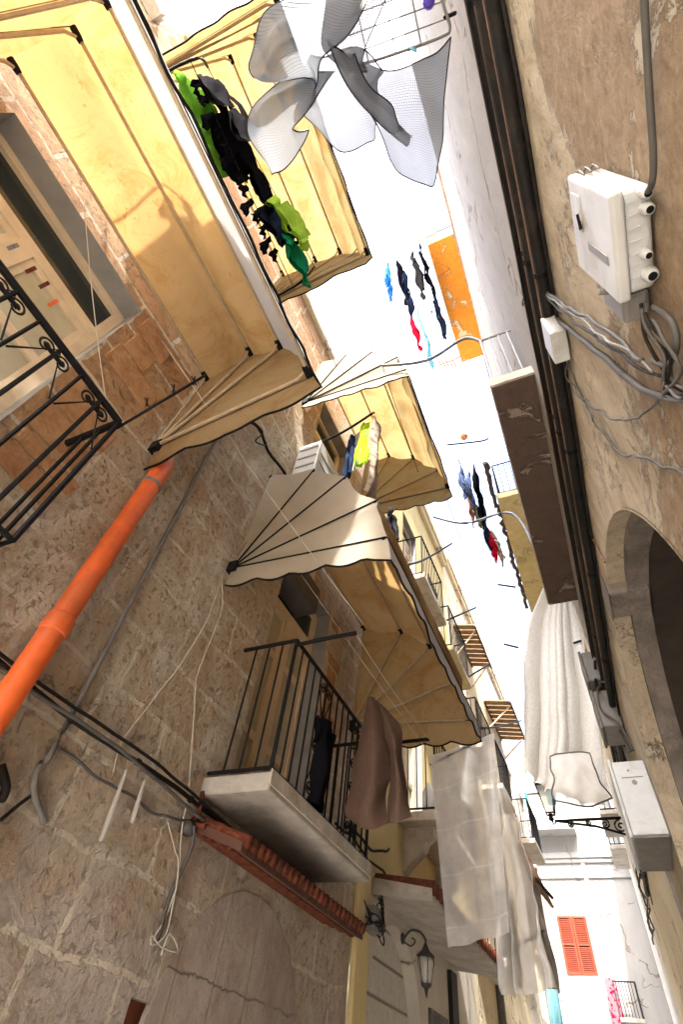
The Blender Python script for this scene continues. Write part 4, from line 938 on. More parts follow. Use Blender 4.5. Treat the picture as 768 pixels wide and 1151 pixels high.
for (a, b_) in ((W1[0]+.01, (W1[0]+W1[1])/2-.012), ((W1[0]+W1[1])/2+.012, W1[1]-.01)):
    f = MB(); z0, z1 = W1[2], W1[3]; yf = FY-.03
    f.box(a, a+.06, yf-.02, yf+.03, z0, z1); f.box(b_-.06, b_, yf-.02, yf+.03, z0, z1)
    for zz in (z0, (z0+z1)/2-.03, z1-.06): f.box(a+.06, b_-.06, yf-.018, yf+.028, zz, zz+.06)
    sh = f.build('shutter', simple('orange_red_paint', (.26, .038, .013), .6, 0, .25, 10), fh)
    s2 = MB(); z = z0+.07
    while z < z1-.09:
        if not ((z0+z1)/2-.06 < z < (z0+z1)/2+.03): s2.prism([(a+.055, yf-.012, z), (a+.055, yf-.012, z+.008), (a+.055, yf+.022, z+.045), (a+.055, yf+.022, z+.037)], (b_-a-.11, 0, 0))
        z += .052
    s2.build('louvre', simple('orange_red_louvre', (.21, .03, .011), .6, 0, .25, 10), sh)
m = MB(); m.box(W1[0]-.05, W1[1]+.05, FY+.1, FY+.14, W1[2], W1[3]); m.build('window', 'pane_dark', fh)
m = MB(); m.box(W2[0], W2[1], FY+.1, FY+.14, W2[2], W2[3]); m.build('window', 'pane', fh)
for (x0, x1) in ((-3.05, -2.72), (-1.92, -1.6)): B(x0, x1, FY-.12, FY-.06, W2[2], W2[3]).build('shutter', 'teal', fh)
fb = bev(B(-3.4, -1.1, FY-.75, FY-.003, 8.35, 8.48).build('balcony', 'far', fh), .01)
m = MB(); m.box(-3.38, -1.12, FY-.73, FY-.69, 9.18, 9.22); m.box(-3.38, -1.12, FY-.73, FY-.69, 8.5, 8.54)
for i in range(28): xx = -3.36+i*.082; m.box(xx, xx+.03, FY-.725, FY-.695, 8.54, 9.18)
for i in range(6): zz = 8.6+i*.1; m.box(-3.38, -1.12, FY-.722, FY-.698, zz, zz+.02)
m.build('railing', simple('white_iron', (.75, .74, .72), .5), fb)
rb3 = balcony(fh, FY, FY-.5, 0, 1, 0, rail=0) if False else None
fb2 = bev(B(-1.05, -.35, FY-.5, FY-.003, 3.0, 3.1).build('balcony', 'concrete', fh), .01)
m = MB(); m.tube([(-1.03, FY-.48, 3.95), (-.37, FY-.48, 3.95)], .02, 6); m.tube([(-.37, FY-.48, 3.95), (-.37, FY-.02, 3.95)], .02, 6); m.tube([(-.37, FY-.48, 3.95), (-.37, FY-.48, 3.1)], .02, 6)
for i in range(8): m.tube([(-1.03+i*.09, FY-.48, 3.95), (-1.03+i*.09, FY-.48, 3.1)], .01, 5)
m.build('railing', 'iron', fb2)
# hanging white sheets beneath the shutters and pink floral cloth
def sheet(name, mat, label, cat, A, Bp, drop, folds=5, amp=.04, sway=(0, 0, 0), group=None, nu=40, nv=24, flare=0, wr=.02, solidify=.0, rag=0, seed=0, perp=None):
    """cloth pegged along A-B, falling by drop"""
    A = Vector(A); Bp = Vector(Bp); along = (Bp-A); L = along.length; pn = (along.cross(Vector((0, 0, 1)))).normalized() if perp is None else Vector(perp)
    P = []; U = []
    for i in range(nu+1):
        u = i/nu; row = []; ur = []
        dr = drop*(1 + rag*noise.noise(Vector((u*4, seed, 0))))
        for j in range(nv+1):
            v = j/nv
            p = A + along*u + Vector((0, 0, -1))*dr*v + Vector(sway)*v*v
            p += along*(u-.5)*flare*v
            ph = u*folds*2*math.pi + seed
            p += pn*(amp*(math.sin(ph + .8*math.sin(v*2+seed))*(.35+.65*v) + wr/.02*.5*amp*noise.noise(Vector((u*L*3, v*drop*2, seed)))))
            p.z -= .03*drop*abs(math.sin(ph/2))*0
            row.append(p); ur.append((u*L, v*dr))
        P.append(row); U.append(ur)
    m = MB(); m.grid(P, U); o = m.build(name, mat, None, True)
    return tag(o, label, cat, group)
sheet('bed_sheet', 'cotton', 'plain white sheet hanging straight below the orange-red shutters', 'sheet', (-2.5, FY-.25, 4.05), (-1.35, FY-.25, 4.1), 2.4, 4, .035)
sheet('floral_cloth', 'floral', 'pink cloth with red flowers hanging beside the white sheet far below', 'cloth', (-1.3, FY-.3, 4.05), (-.95, FY-.3, 4.05), 1.25, 2, .03)

# ================================================================== laundry
def garment(kind, mat, A, Bp, drop, label, group=None, seed=0, sway=(0, 0, 0), amp=.05, name=None, thick=.006):
    """shirt / trousers / sock / towel shapes as draped closed cloth, pegged between A and B"""
    A = Vector(A); Bp = Vector(Bp); al = Bp-A; W = al.length; pn = al.cross(Vector((0, 0, 1))).normalized()
    rnd = random.Random(seed)
    m = MB()
    def strip(u0f, u1f, v0, v1, nv=12, nu=8, bulge=.05):
        for side in (1, -1):
            P = []
            for j in range(nv+1):
                t = j/nv; v = lerp(v0, v1, t); a, b_ = u0f(t), u1f(t); row = []
                for i in range(nu+1):
                    w = i/nu; u = lerp(a, b_, w)
                    p = A + al*u + Vector((0, 0, -drop*v)) + Vector(sway)*v*v
                    bl = bulge*math.sin(math.pi*w)*(.5+.5*math.sin(math.pi*min(1, t*1.2)))*side
                    q = amp*(noise.noise(Vector((u*2.2, v*2.5, seed*3.3))) + .5*noise.noise(Vector((u*6, v*5, seed*1.7+9))))
                    p += pn*(bl + q*.7 + .018*math.sin(u*11+seed)*min(1, v*2)); p += al.normalized()*q*.25; row.append(p)
                P.append(row)
            m.grid(P, [[(i/nu*W, j/nv*drop) for i in range(nu+1)] for j in range(nv+1)])
    c = lambda x: (lambda t: x)
    if kind == 'trousers':
        strip(c(0), c(1), 0, .32); strip(lambda t: 0-.04*t, lambda t: .5-.05*t, .30, 1.0); strip(lambda t: .5+.05*t, lambda t: 1+.04*t, .30, .97)
    elif kind == 'shirt':
        strip(c(.12), c(.88), 0, 1.0); strip(lambda t: -.08+.1*t, lambda t: .16, .62, .98, 8, 5, .04); strip(lambda t: .84, lambda t: 1.08-.1*t, .62, .98, 8, 5, .04)
    elif kind == 'top':
        strip(lambda t: .05-.05*t, lambda t: .95+.05*t, 0, 1.0); strip(lambda t: -.25+.1*t, lambda t: .08, .05, .35, 6, 5, .03); strip(lambda t: .92, lambda t: 1.25-.1*t, .05, .35, 6, 5, .03)
    elif kind == 'sock':
        strip(c(.2), c(.8), 0, .6, 6, 4, .02); strip(lambda t: .2-.1*t, lambda t: .8+.55*math.sin(t*2.2), .58, 1.0, 6, 4, .02)
    else:
        strip(c(0), c(1), 0, 1.0, 14, 12, .02)
    return tag(m.build(name or kind, mat, None, True), label, {'top': 'shirt'}.get(kind, kind), group)

def line(A, Bp, sagd, label, r=.0035, mat='cable_white', group='clotheslines', name='clothesline'):
    m = MB(); m.tube(sag(A, Bp, sagd, 14), r, 4); return tag(m.build(name, mat, None, True), label, 'clothesline', group)
def arm(pts, r, label, mat='iron', group='clothesline poles'):
    m = MB(); m.tube(cr(pts, 6) if len(pts) > 2 else pts, r, 7)
    e = pts[-1]
    return tag(m.build('clothesline_pole', mat, None, True), label, 'clothesline pole', group)
# arms
arm([(-1.82, 2.73, 2.30), (-1.6, 2.73, 2.31), (-1.32, 2.73, 2.31)], .016, 'black arm reaching out from the near corner of the scrolled balcony')
arm([(-1.82, 4.34, 2.30), (-1.5, 4.34, 2.31), (-1.26, 4.34, 2.31)], .016, 'black arm at the far corner of the scrolled balcony, behind the brown garment')
aw = arm([(-1.93, .69, 2.32), aY(232, 421, .69)], .008, 'thin spiked black arm reaching from the top left balcony towards the near awning')
for t in ((165, 452), (195, 437), (218, 428)):
    m = MB(); q = aY(*t, .69); m.tube([q+Vector((-.015, -.02, .03)), q+Vector((.015, .02, -.03))], .005, 4); m.tube([q+Vector((.02, -.02, .0)), q+Vector((-.02, .02, 0))], .005, 4); m.build('spike', 'iron', aw)
a1 = aY(521, 381, 2.35); a2 = aY(430, 411, 2.35); am = aY(480, 405, 2.35)
arm([(.1, 2.35, 5.84), a1, am, a2], .02, 'curved grey arm pointing left from the near corner of the dark right balcony', simple('grey_arm', (.16, .18, .22), .5))
a1 = aY(576, 577, 5.5); a2 = aY(488, 581, 5.5); am = aY(525, 588, 5.5)
arm([(.1, 5.5, 5.4), a1, am, a2], .022, 'curved grey arm pointing left from the far end of the dark right balcony', simple('grey_arm_b', (.16, .18, .22), .5))
arm([aX(448, 636, WL+.45), aX(475, 630, WL+.5), aX(508, 611, WL+.85)], .02, 'bent black arm on the yellow house under the pale yellow awning')
arm([aX(503, 697, WL+.3), aX(535, 683, WL+.8)], .022, 'black arm by the nearer slatted canopy')
arm([aX(518, 766, WL+.3), aX(550, 747, WL+.8)], .022, 'black arm between the two slatted canopies')
arm([aX(533, 818, WL+.3), aX(560, 817, WL+.5), aX(586, 810, WL+.8)], .022, 'black arm crossing under the farther slatted canopy')
arm([aZ(503, 500, 9.5), aZ(540, 496, 9.5), aZ(549, 493, 9.7)], .018, 'thin dark arm below the little orange cloth against the sky')
arm([aZ(560, 657, 9.2), aZ(580, 660, 9.2)], .025, 'short blue-black arm against the sky left of the yellow balcony')
arm([aZ(567, 724, 9.2), aZ(583, 728, 9.2)], .03, 'short thick dark arm against the sky beside the white curtain')
arm([aY(645, 723, 8), aY(654, 720, 8)], .018, 'tiny black bracket end beside the white curtain')
# thin lines over the street
line(aX(226, 160, WL+.05) if False else (-1.32, 2.75, 2.3), (-1.26, 4.34, 2.31), .03, 'thin line strung between the two arms of the scrolled balcony')
line(aX(345, 330, -2.25), aX(380, 415, -1.9), .05, 'wire dropping past the roof edge of the stone house', .008, 'cable_grey')
line(aY(430, 411, 2.35), aY(488, 581, 5.5), .05, 'thin line between the two curved arms of the dark right balcony', .005, 'cable_grey')
line(aZ(462, 440, 7), aZ(530, 640, 7), .05, 'fine line crossing the open sky beyond the pale yellow awning', .006, 'cable_grey')
for i, (p, q) in enumerate((((-2.2, .6, 3.7), (-1.25, 2.7, 2.35)), ((-2.27, 1.8, 3.6), (-1.4, 4.6, 2.4)), ((-2.27, -.4, 3.95), (-2.0, .65, 2.4)))):
    line(p, q, .03, ('pale line slanting down across the middle awning gore', 'pale line running down under the middle awning', 'pale line slanting across the top left window')[i], .0035)
# ---- laundry under the top awning
yA, yB = -.95, .85
Lc = 'laundry under the top awning'
for i, (x, z) in enumerate(((-1.55, 5.42), (-1.60, 6.02))):
    line((x, -1.0, z), (x+(.2 if i else 0), .95, z), .03, ('inner line carrying the row of black socks', 'outer line carrying the green and black shirts under the top awning')[i], .004, 'cable_black')
for i, yy in enumerate((-.98, .93)):
    arm([(WL, yy, 5.2), (-1.55, yy, 5.42), (-1.48+.1*(yy-.2), yy, 6.02)], .012, ('dark arm holding the laundry lines at the near end under the top awning', 'dark arm holding the laundry lines at the far end under the top awning')[i])
nsk = 13
for i in range(nsk):
    y = lerp(-.82, .55, i/(nsk-1)); garment('sock', 'black_cl', (-1.55, y-.04, 5.40), (-1.55, y+.05, 5.40), .24+.05*(i % 3), 'small black sock in the row pegged under the top awning', 'black socks under the top awning', i, (.03*math.sin(i*2.1), .02*math.cos(i*3), 0), .03)
gar = [('shirt', 'green', -.95, -.62, .46, 'bright green shirt at the near end of the line under the top awning'),
       ('trousers', 'grey_cl', -.82, -.40, .62, 'charcoal trousers beside the bright green shirt'),
       ('top', 'green', -.55, -.2, .45, 'green vest hanging behind the charcoal trousers'),
       ('shirt', 'black_cl', -.18, .22, .50, 'black shirt in the middle of the line under the top awning'),
       ('shirt', 'lime', .22, .62, .52, 'lime green shirt right of the black shirt'),
       ('top', 'navy', .2, .5, .46, 'navy vest tucked under the lime shirt'),
       ('shirt', 'teal_cl', .52, .9, .55, 'deep green shirt at the far end of the line under the top awning'),
       ('top', 'black_cl', -.6, -.15, .55, 'black jersey draped between the charcoal trousers and black shirt')]
for i, (k, mt, y0, y1, d, lab) in enumerate(gar):
    x = -1.50 + .11*y0 + {0: -.10, 2: -.12, 1: .08, 4: .10, 5: -.06, 6: -.03, 3: .0, 7: .02}[i]; z = 5.99 - (.12 if i in (0, 2) else 0)
    garment(k, mt, (x-.03, y0-.04, z), (x+.05+.06*math.sin(i*1.7), y1+.06, z), d*1.12, lab, Lc, 20+i, (.08*math.sin(i*2.4), .05*math.cos(i), 0), .10)
# ---- laundry under the pale awning: rod and clothes
arm([aX(347, 503, -2.2), aX(385, 486, -1.75), aX(421, 463, -1.30)], .016, 'black rod holding the neon yellow shirt under the pale awning')
A0 = aX(400, 478, -1.55)
def atl(px, py, X): return aX(px, py, X)
lc = 'laundry on the rod under the pale awning'
def gpix(kind, mat, p0, p1, X0, X1, drop, label, seed, group=lc, **k):
    return garment(kind, mat, aX(*p0, X0), aX(*p1, X1), drop, label, group, seed, **k)
gpix('trousers', 'navy', (392, 494), (402, 488), -1.75, -1.62, .95, 'dark navy trousers hanging left of the neon yellow shirt', 41, amp=.08)
gpix('top', 'cotton', (402, 486), (410, 480), -1.62, -1.55, .85, 'white shirt squeezed between the navy trousers and neon yellow shirt', 42, amp=.08)
gpix('shirt', 'hivis', (404, 478), (418, 474), -1.55, -1.38, .95, 'neon yellow shirt with dull patches hanging from the rod', 43, amp=.08)
gpix('towel', 'beige_cl', (420, 466), (428, 490), -1.32, -1.32, 1.55, 'long beige patterned cloth at the outer end of the rod', 44, amp=.10)
gpix('top', 'grey_cl', (436, 572), (446, 588), -1.25, -1.25, .35, 'dark garment below the beige patterned cloth', 45, amp=.08)
# air conditioner on the upper balcony
ac = empty('air_conditioner', (-2.05, 2.3, 4.9), 'white slatted air conditioner unit beside the upper balcony, behind the hanging clothes', 'air conditioner')
P0 = aX(345, 500, -2.18)
bev(B(-2.28, -1.98, P0.y-.0, P0.y+.75, P0.z-.62, P0.z).build('casing', 'white_box', ac), .015)
for k in range(3): m = MB(); m.box(-1.979, -1.972, P0.y+.05, P0.y+.70, P0.z-.58+k*.18, P0.z-.57+k*.18); m.build('grille', 'grey_box', ac)
for k in range(3): m = MB(); m.box(-2.25, -2.0, P0.y-.006, P0.y-.001, P0.z-.5+k*.18, P0.z-.47+k*.18); m.build('grille', 'grey_box', ac)
# ---- brown trousers/jacket off the balcony and black one on the railing
garment('towel', 'brown_cl', aX(413, 790, -1.55), aX(432, 800, -1.38), .10, 'x', None, 1) if False else None
def drape(name, cps, mat, label, cat, nu=28, nv=28, wr=.03, group=None, seed=0, uvs=(1, 1), hem=None, folds=0, famp=.05, wf=5.0):
    """cloth through a grid of control points"""
    rows = [cr(r, nu//(len(r)-1)) for r in cps]
    n = len(rows[0]); cols = [cr([r[i] for r in rows], nv//(len(rows)-1)) for i in range(n)]
    P = [[cols[i][j] + Vector((noise.noise(cols[i][j]*wf+Vector((seed, 0, 0))), noise.noise(cols[i][j]*wf+Vector((0, seed, 7))), 0))*wr for i in range(n)] for j in range(len(cols[0]))]
    if folds:
        for j, row in enumerate(P):
            for i, q in enumerate(row):
                u = i/(n-1); v = j/(len(P)-1); ph = 2*math.pi*folds*(u + .04*math.sin(5*v+seed) + .05*math.sin(9*u+seed))
                row[i] = q + Vector((.4*math.cos(ph), math.sin(ph), 0))*famp*(.45+.55*v)
    U = [[(i/(n-1)*uvs[0], j/(len(P)-1)*uvs[1]) for i in range(n)] for j in range(len(P))]
    m = MB(); m.grid(P, U); o = m.build(name, mat, None, True); tag(o, label, cat, group)
    if hem:
        edge = P[0] + [r[-1] for r in P[1:]] + P[-1][::-1][1:] + [r[0] for r in P[::-1][1:]]
        h = MB(); h.tube(edge, hem[0], 5); h.build('hem', hem[1], o, True)
    return o
def gp(rows): return [[aY(x, y, Y) for (x, y, Y) in r] for r in rows]
bt = empty('brown_jacket', aY(420, 785, 3.6), 'faded brown jacket hung by its hem from the scrolled balcony line', 'jacket')
def tubecloth(cpsF, cpsB, name, mat, parent, nu=24, nv=24, wr=.02):
    for cps in (cpsF, cpsB):
        rows = [cr(r, nu//(len(r)-1)) for r in cps]; n = len(rows[0]); cols = [cr([r[i] for r in rows], nv//(len(rows)-1)) for i in range(n)]
        P = [[cols[i][j] + Vector((noise.noise(cols[i][j]*6), noise.noise(cols[i][j]*6+Vector((3, 3, 3))), 0))*wr for i in range(n)] for j in range(len(cols[0]))]
        m = MB(); m.grid(P); m.build(name, mat, parent, True)
Y0 = 3.5
tubecloth(gp([[(414, 786, Y0), (418, 783, Y0-.03), (424, 788, Y0)], [(405, 820, Y0), (420, 822, Y0-.12), (436, 822, Y0)], [(396, 870, Y0), (418, 872, Y0-.16), (440, 868, Y0)], [(389, 912, Y0), (414, 908, Y0-.14), (434, 890, Y0)], [(392, 920, Y0+.02), (414, 932, Y0-.08), (436, 926, Y0)]]),
          gp([[(414, 786, Y0), (420, 783, Y0+.1), (424, 788, Y0)], [(405, 820, Y0), (420, 822, Y0+.14), (436, 822, Y0)], [(396, 870, Y0), (420, 872, Y0+.2), (440, 868, Y0)], [(389, 912, Y0), (414, 912, Y0+.2), (434, 890, Y0)], [(392, 920, Y0+.02), (416, 905, Y0+.14), (436, 926, Y0)]]), 'body', 'brown_cl', bt)
tubecloth(gp([[(424, 788, Y0), (430, 795, Y0-.04), (448, 812, Y0)], [(432, 822, Y0), (440, 824, Y0-.1), (452, 826, Y0)], [(438, 866, Y0), (446, 866, Y0-.12), (456, 880, Y0)], [(434, 926, Y0), (448, 924, Y0-.08), (463, 918, Y0)]]),
          gp([[(424, 788, Y0), (432, 795, Y0+.08), (448, 812, Y0)], [(432, 822, Y0), (440, 822, Y0+.1), (452, 826, Y0)], [(438, 866, Y0), (448, 866, Y0+.12), (456, 880, Y0)], [(434, 926, Y0), (450, 914, Y0+.1), (463, 918, Y0)]]), 'sleeve', 'brown_cl', bt)
garment('top', 'black_cl', (-1.80, 3.22, 2.0), (-1.80, 3.46, 2.0), .62, 'small black garment draped inside the scrolled railing', None, 61, amp=.06)

# ---- white nets at the top
rk = empty('drying_rack', aY(470, 30, .2), 'wire drying rack fixed high on the right house above the white nets', 'drying rack')
zr = 4.6
def Rk(px, py): return aZ(px, py, zr)
m = MB(); m.tube(cr([Rk(388, 78), Rk(440, 62), Rk(495, 42), Rk(506, 32), Rk(500, 10), Rk(486, -40)], 6), .010, 6); m.build('frame', 'grey_box', rk, True)
m = MB()
for (a, b_) in (((398, 60), (500, 22)), ((392, 40), (497, 2)), ((388, 20), (490, -18)), ((415, 72), (395, -20)), ((445, 62), (428, -30)), ((474, 52), (458, -30))): m.tube([Rk(*a), Rk(*b_)], .005, 5)
m.build('rod', 'grey_box', rk)
m = MB(); m.tube([Rk(500, 20), (fx(0)-.06, Rk(500, 20).y, zr+.1)], .012, 6); m.build('bracket', 'iron', rk)
m = MB(); q = Rk(463, 56); m.tube(wig(cr([q+Vector((0, 0, .03)), q+Vector((.02, .02, -.05)), q+Vector((-.02, -.02, -.1)), q+Vector((.01, .02, -.14))], 6), .03, 9), .007, 5); tag(m.build('rope_knot', 'sky_cl', None, True), 'blue rope knotted round the drying rack', 'rope')
q = Rk(482, 2); m = MB(); m.lathe(q, (0, 0, 1), [(.015, -.04), (.035, -.03), (.042, .01), (.02, .04)], 10); tag(m.build('peg_basket', 'purple', None, True), 'purple peg basket on the drying rack', 'basket')
def gd(rows): return [[aD(x, y, d) for (x, y, d) in r] for r in rows]
HEM = (.0045, 'cable_black')
ng = 'white nets blowing at the top'
NT = [
 ('left net lobe curling outward over the green laundry', [[(345, -25, 4.5), (385, -30, 4.3), (420, -25, 4.2), (448, -25, 4.3)], [(296, 20, 4.2), (340, 5, 3.9), (385, 15, 3.8), (420, 0, 4.1)], [(280, 62, 4.0), (318, 40, 3.7), (360, 48, 3.7), (392, 45, 4.0)], [(285, 80, 3.95), (305, 72, 3.8), (342, 50, 3.9), (362, 72, 4.0)], [(295, 78, 4.1), (320, 82, 4.1), (350, 95, 4.15), (345, 118, 4.2)]]),
 ('lowest left net corner like a pointed leaf', [[(318, 92, 4.25), (350, 88, 4.2), (375, 82, 4.15)], [(288, 120, 4.15), (315, 110, 4.0), (352, 112, 4.1)], [(281, 150, 4.1), (305, 150, 3.95), (332, 140, 4.05)], [(300, 185, 4.1), (310, 195, 4.05), (352, 148, 4.2)]]),
 ('middle net fold dipping below the rack', [[(348, 60, 4.3), (388, 55, 4.2), (415, 60, 4.2), (432, 75, 4.3)], [(332, 105, 4.2), (365, 95, 4.1), (400, 85, 4.1), (426, 95, 4.2)], [(340, 128, 4.2), (375, 125, 4.05), (410, 120, 4.05), (430, 118, 4.2)], [(358, 150, 4.2), (385, 168, 4.05), (418, 165, 4.05), (428, 145, 4.2)]]),
 ('tall central net panel rising to the rack', [[(365, -20, 4.35), (405, -20, 4.1), (442, -20, 4.4)], [(362, 20, 4.2), (388, 25, 4.0), (420, 30, 4.3)], [(368, 55, 4.15), (390, 65, 3.95), (412, 62, 4.2)], [(385, 75, 4.15), (402, 82, 4.0), (418, 75, 4.2)]]),
 ('right net sail hanging to a rounded tip below the rack', [[(412, 70, 4.3), (445, 80, 4.25), (480, 68, 4.2), (503, 52, 4.25)], [(395, 95, 4.15), (430, 105, 4.05), (470, 100, 4.05), (503, 95, 4.15)], [(418, 128, 4.05), (440, 140, 3.9), (475, 142, 3.9), (498, 140, 4.1)], [(432, 158, 4.0), (448, 172, 3.85), (475, 180, 3.85), (497, 170, 4.05)], [(440, 180, 4.05), (455, 196, 3.95), (478, 208, 3.95), (490, 200, 4.05)]]),
 ('narrow net strand twisted in front of the right sail', [[(370, 45, 4.0), (385, 60, 3.95), (402, 62, 4.0)], [(390, 95, 3.9), (405, 100, 3.85), (420, 92, 3.9)], [(425, 130, 3.85), (440, 128, 3.8), (446, 112, 3.9)], [(455, 160, 3.95), (462, 152, 3.9), (452, 140, 3.95)]]),
]
for i, (lab, rows) in enumerate(NT):
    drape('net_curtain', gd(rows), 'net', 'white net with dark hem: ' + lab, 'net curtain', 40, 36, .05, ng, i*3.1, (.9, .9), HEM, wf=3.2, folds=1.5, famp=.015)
sheet('net_curtain', 'gauze', 'plain pale net falling behind the rack rods', 'net curtain', Rk(425, -10), Rk(470, -25), .9, 5, .05, (-.1, .1, 0), ng, seed=4)
m = MB(); q = Rk(302, -4)
garment('towel', 'navy', aD(290, -5, 4.8), aD(325, -22, 4.8), .35, 'dark blue cloth at the top edge beside the nets', None, 71)

# ---- white curtain right
def gy(rows): return [[aY(x, y, Y) for (x, y, Y) in r] for r in rows]
drape('curtain', gy([[(612, 660, 8.0), (620, 664, 8.1), (630, 668, 8.0), (642, 676, 8.1), (652, 690, 8.0)],
                     [(592, 712, 7.9), (610, 715, 8.15), (628, 715, 7.85), (645, 722, 8.1), (660, 735, 7.95)],
                     [(587, 780, 7.9), (606, 785, 8.2), (628, 785, 7.8), (650, 790, 8.1), (672, 800, 7.95)],
                     [(588, 850, 7.9), (606, 862, 8.2), (628, 860, 7.8), (655, 862, 8.15), (684, 865, 7.95)],
                     [(594, 870, 7.95), (604, 882, 8.15), (630, 895, 7.75), (660, 906, 8.05), (690, 900, 7.95)]]),
      'cotton', 'long white curtain gathered at the top, hanging left of the meter boxes', 'curtain', 112, 40, .025, 'white curtains on the right', 2, folds=7, famp=.09, wf=2.0)
drape('curtain', gy([[(618, 850, 7.6), (640, 846, 7.5), (664, 846, 7.6)], [(622, 872, 7.5), (645, 868, 7.35), (666, 855, 7.55)], [(622, 896, 7.5), (650, 892, 7.35), (676, 880, 7.55)], [(626, 900, 7.55), (660, 907, 7.45), (688, 896, 7.6)]]),
      'gauze', 'short white cloth with a grey border folded over the lower end of the long curtain', 'curtain', 30, 30, .04, 'white curtains on the right', 5, (1, 1), (.012, 'cable_grey'))
drape('curtain', gy([[(598, 660, 12.5), (612, 668, 12.6)], [(592, 700, 12.5), (606, 705, 12.7)], [(588, 760, 12.5), (600, 760, 12.6)]]), 'gauze', 'narrow pale sheet seen behind the long white curtain', 'curtain', 12, 16, .04, 'white curtains on the right', 8)
drape('curtain', gy([[(508, 600, 14), (520, 606, 14.1), (534, 600, 14)], [(520, 640, 14), (534, 645, 14.2), (548, 640, 14)], [(545, 685, 14), (555, 690, 14.1), (564, 690, 14)]]), 'faint', 'faint white sheet floating against the open sky', 'curtain', 16, 16, .05, None, 9)
# ---- white panels centre bottom
YP = 5.6
sheet('cloth_panel', 'creased', 'large creased see-through white panel in front of the yellow house balcony', 'cloth', aY(484, 850, YP), aY(556, 824, YP-.1), 1.72, 2, .03, (.02, -.05, 0), 'sheer white panels', seed=1, flare=-.28, wr=.05)
drape('cloth_panel', gy([[(546, 828, 6.6), (562, 870, 7.0), (582, 922, 7.5)], [(549, 930, 6.7), (572, 950, 7.0), (598, 985, 7.5)], [(554, 1030, 6.7), (582, 1045, 7.1), (611, 1060, 7.5)], [(562, 1117, 6.8), (592, 1119, 7.1), (622, 1110, 7.5)]]),
      'gauze', 'second sheer panel swinging behind, its lower hem the lowest of the white cloths', 'cloth', 40, 36, .05, 'sheer white panels', 3, folds=4, famp=.05)
arm([aY(484, 860, YP+.05), aY(540, 832, YP-.1)], .014, 'grey rod showing through the top of the creased white panel', 'grey_pvc')
# fold creases pressed into the panel: narrow darker hems
# ---- folded dark awning far left
fa = empty('folded_awning', (-1.7, 12, 2.0), 'old dark folded awning edge beyond the sheer white panels', 'awning')
pts = [aY(584, 945, 12.5), aY(600, 985, 13), aY(622, 1020, 13.5)]; m = MB(); m.tube(pts, [.05, .12, .03], 6); m.build('roller', 'rust', fa)
pts = [aY(600, 975, 13), aY(610, 1040, 13.4), aY(622, 1085, 13.8), aY(626, 1115, 14)]; m = MB(); m.tube(cr(pts, 5), .075, 6); m.build('fabric_roll', simple('grey_brown_fabric', (.16, .14, .13), .9), fa)
m = MB(); m.tube([aY(592, 975, 12.8), aY(622, 1010, 13.2)], .03, 6); m.build('arm', 'iron', fa); m = MB(); m.tube([(WL, 13.3, 2.6), aY(612, 1045, 13.4)], .03, 6); m.build('arm', 'iron', fa)
sheet('hanging_cloth', 'sky_cl', 'small teal cloth at the lower end of the dark folded awning', 'cloth', aY(614, 1112, 13.8), aY(627, 1112, 13.8), .6, 2, .03)
# ---- bits on the lower far-left walls
m = MB(); m.box(WL, WL+.06, 8.35, 8.62, -1.5, 1.42); tag(m.build('downpipe_cover', 'cable_black'), 'dark vertical strip on the wall right of the white arched door', 'pipe cover')
m = MB(); m.tube([(WL+.06, 11.3, -1.5), (WL+.06, 11.3, 1.9)], .06, 8); tag(m.build('downpipe', 'grey_pvc', None, True), 'grey downpipe on the weathered wall below the sheer panels', 'pipe')
m = B(WL-.01, WL+.03, 7.5, 8.2, -1.5, .95); tag(m.build('notice_board', simple('dark_grey_panel', (.09, .095, .10), .7, 0, .5, 8, .01, (.3, .3, .3))), 'dark grey panel on the wall beside the white arched door', 'panel')
# ---- laundry high on the right
hb = 'laundry below the orange balcony'
hl = [('trousers', 'blue_cl', (437, 295), (440, 322), 1.25, 'bright blue trousers at the left end below the orange balcony'),
      ('shirt', 'black_cl', (448, 290), (458, 335), .55, 'black shirt second from left below the orange balcony'),
      ('trousers', 'navy', (452, 300), (462, 345), .8, 'dark trousers hanging below the black shirt by the orange balcony'),
      ('shirt', 'red_cl', (462, 350), (473, 385), .55, 'red shirt in the middle below the orange balcony'),
      ('towel', 'sky_cl', (470, 345), (486, 405), .55, 'long pale blue towel below the orange balcony'),
      ('shirt', 'grey_cl', (463, 282), (478, 330), .4, 'row of dark small clothes nearest the orange slab edge'),
      ('top', 'black_cl', (474, 282), (486, 325), .4, 'black top beside the orange slab'),
      ('top', 'navy', (488, 330), (500, 372), .5, 'navy top closest to the orange slab'),
      ('top', 'cotton', (478, 335), (484, 350), .6, 'small white garment among the dark clothes below the orange balcony')]
for i, (k, mt, p, q, d, lab) in enumerate(hl):
    garment(k, mt, aZ(*p, 13.4), aZ(*q, 13.4), d, lab, hb, 80+i, (0, .05, 0), .14)
def hang_rod(p, q, z, label):
    line(aZ(*p, z), aZ(*q, z), .03, label, .012, 'cable_grey')
hang_rod((436, 285), (448, 410), 13.5, 'outer line for the laundry below the orange balcony'); hang_rod((472, 275), (500, 380), 13.5, 'inner line for the laundry below the orange balcony')
arm([aZ(447, 280, 13.5), aZ(490, 262, 13.5)], .03, 'pale bar holding the laundry lines by the orange balcony', 'wood_white')
m = MB()
for k in range(5): m.tube([aZ(493+k*4, 405, 13.2), aZ(497+k*4, 412, 13.2)], .02, 5)
m.tube([aZ(490, 412, 13.2), aZ(520, 400, 13.2)], .02, 5); tag(m.build('peg_hanger', 'peach', None, True), 'pinkish plastic peg hanger against the sky under the orange balcony', 'hanger')
hy = 'laundry beside the yellow balcony'
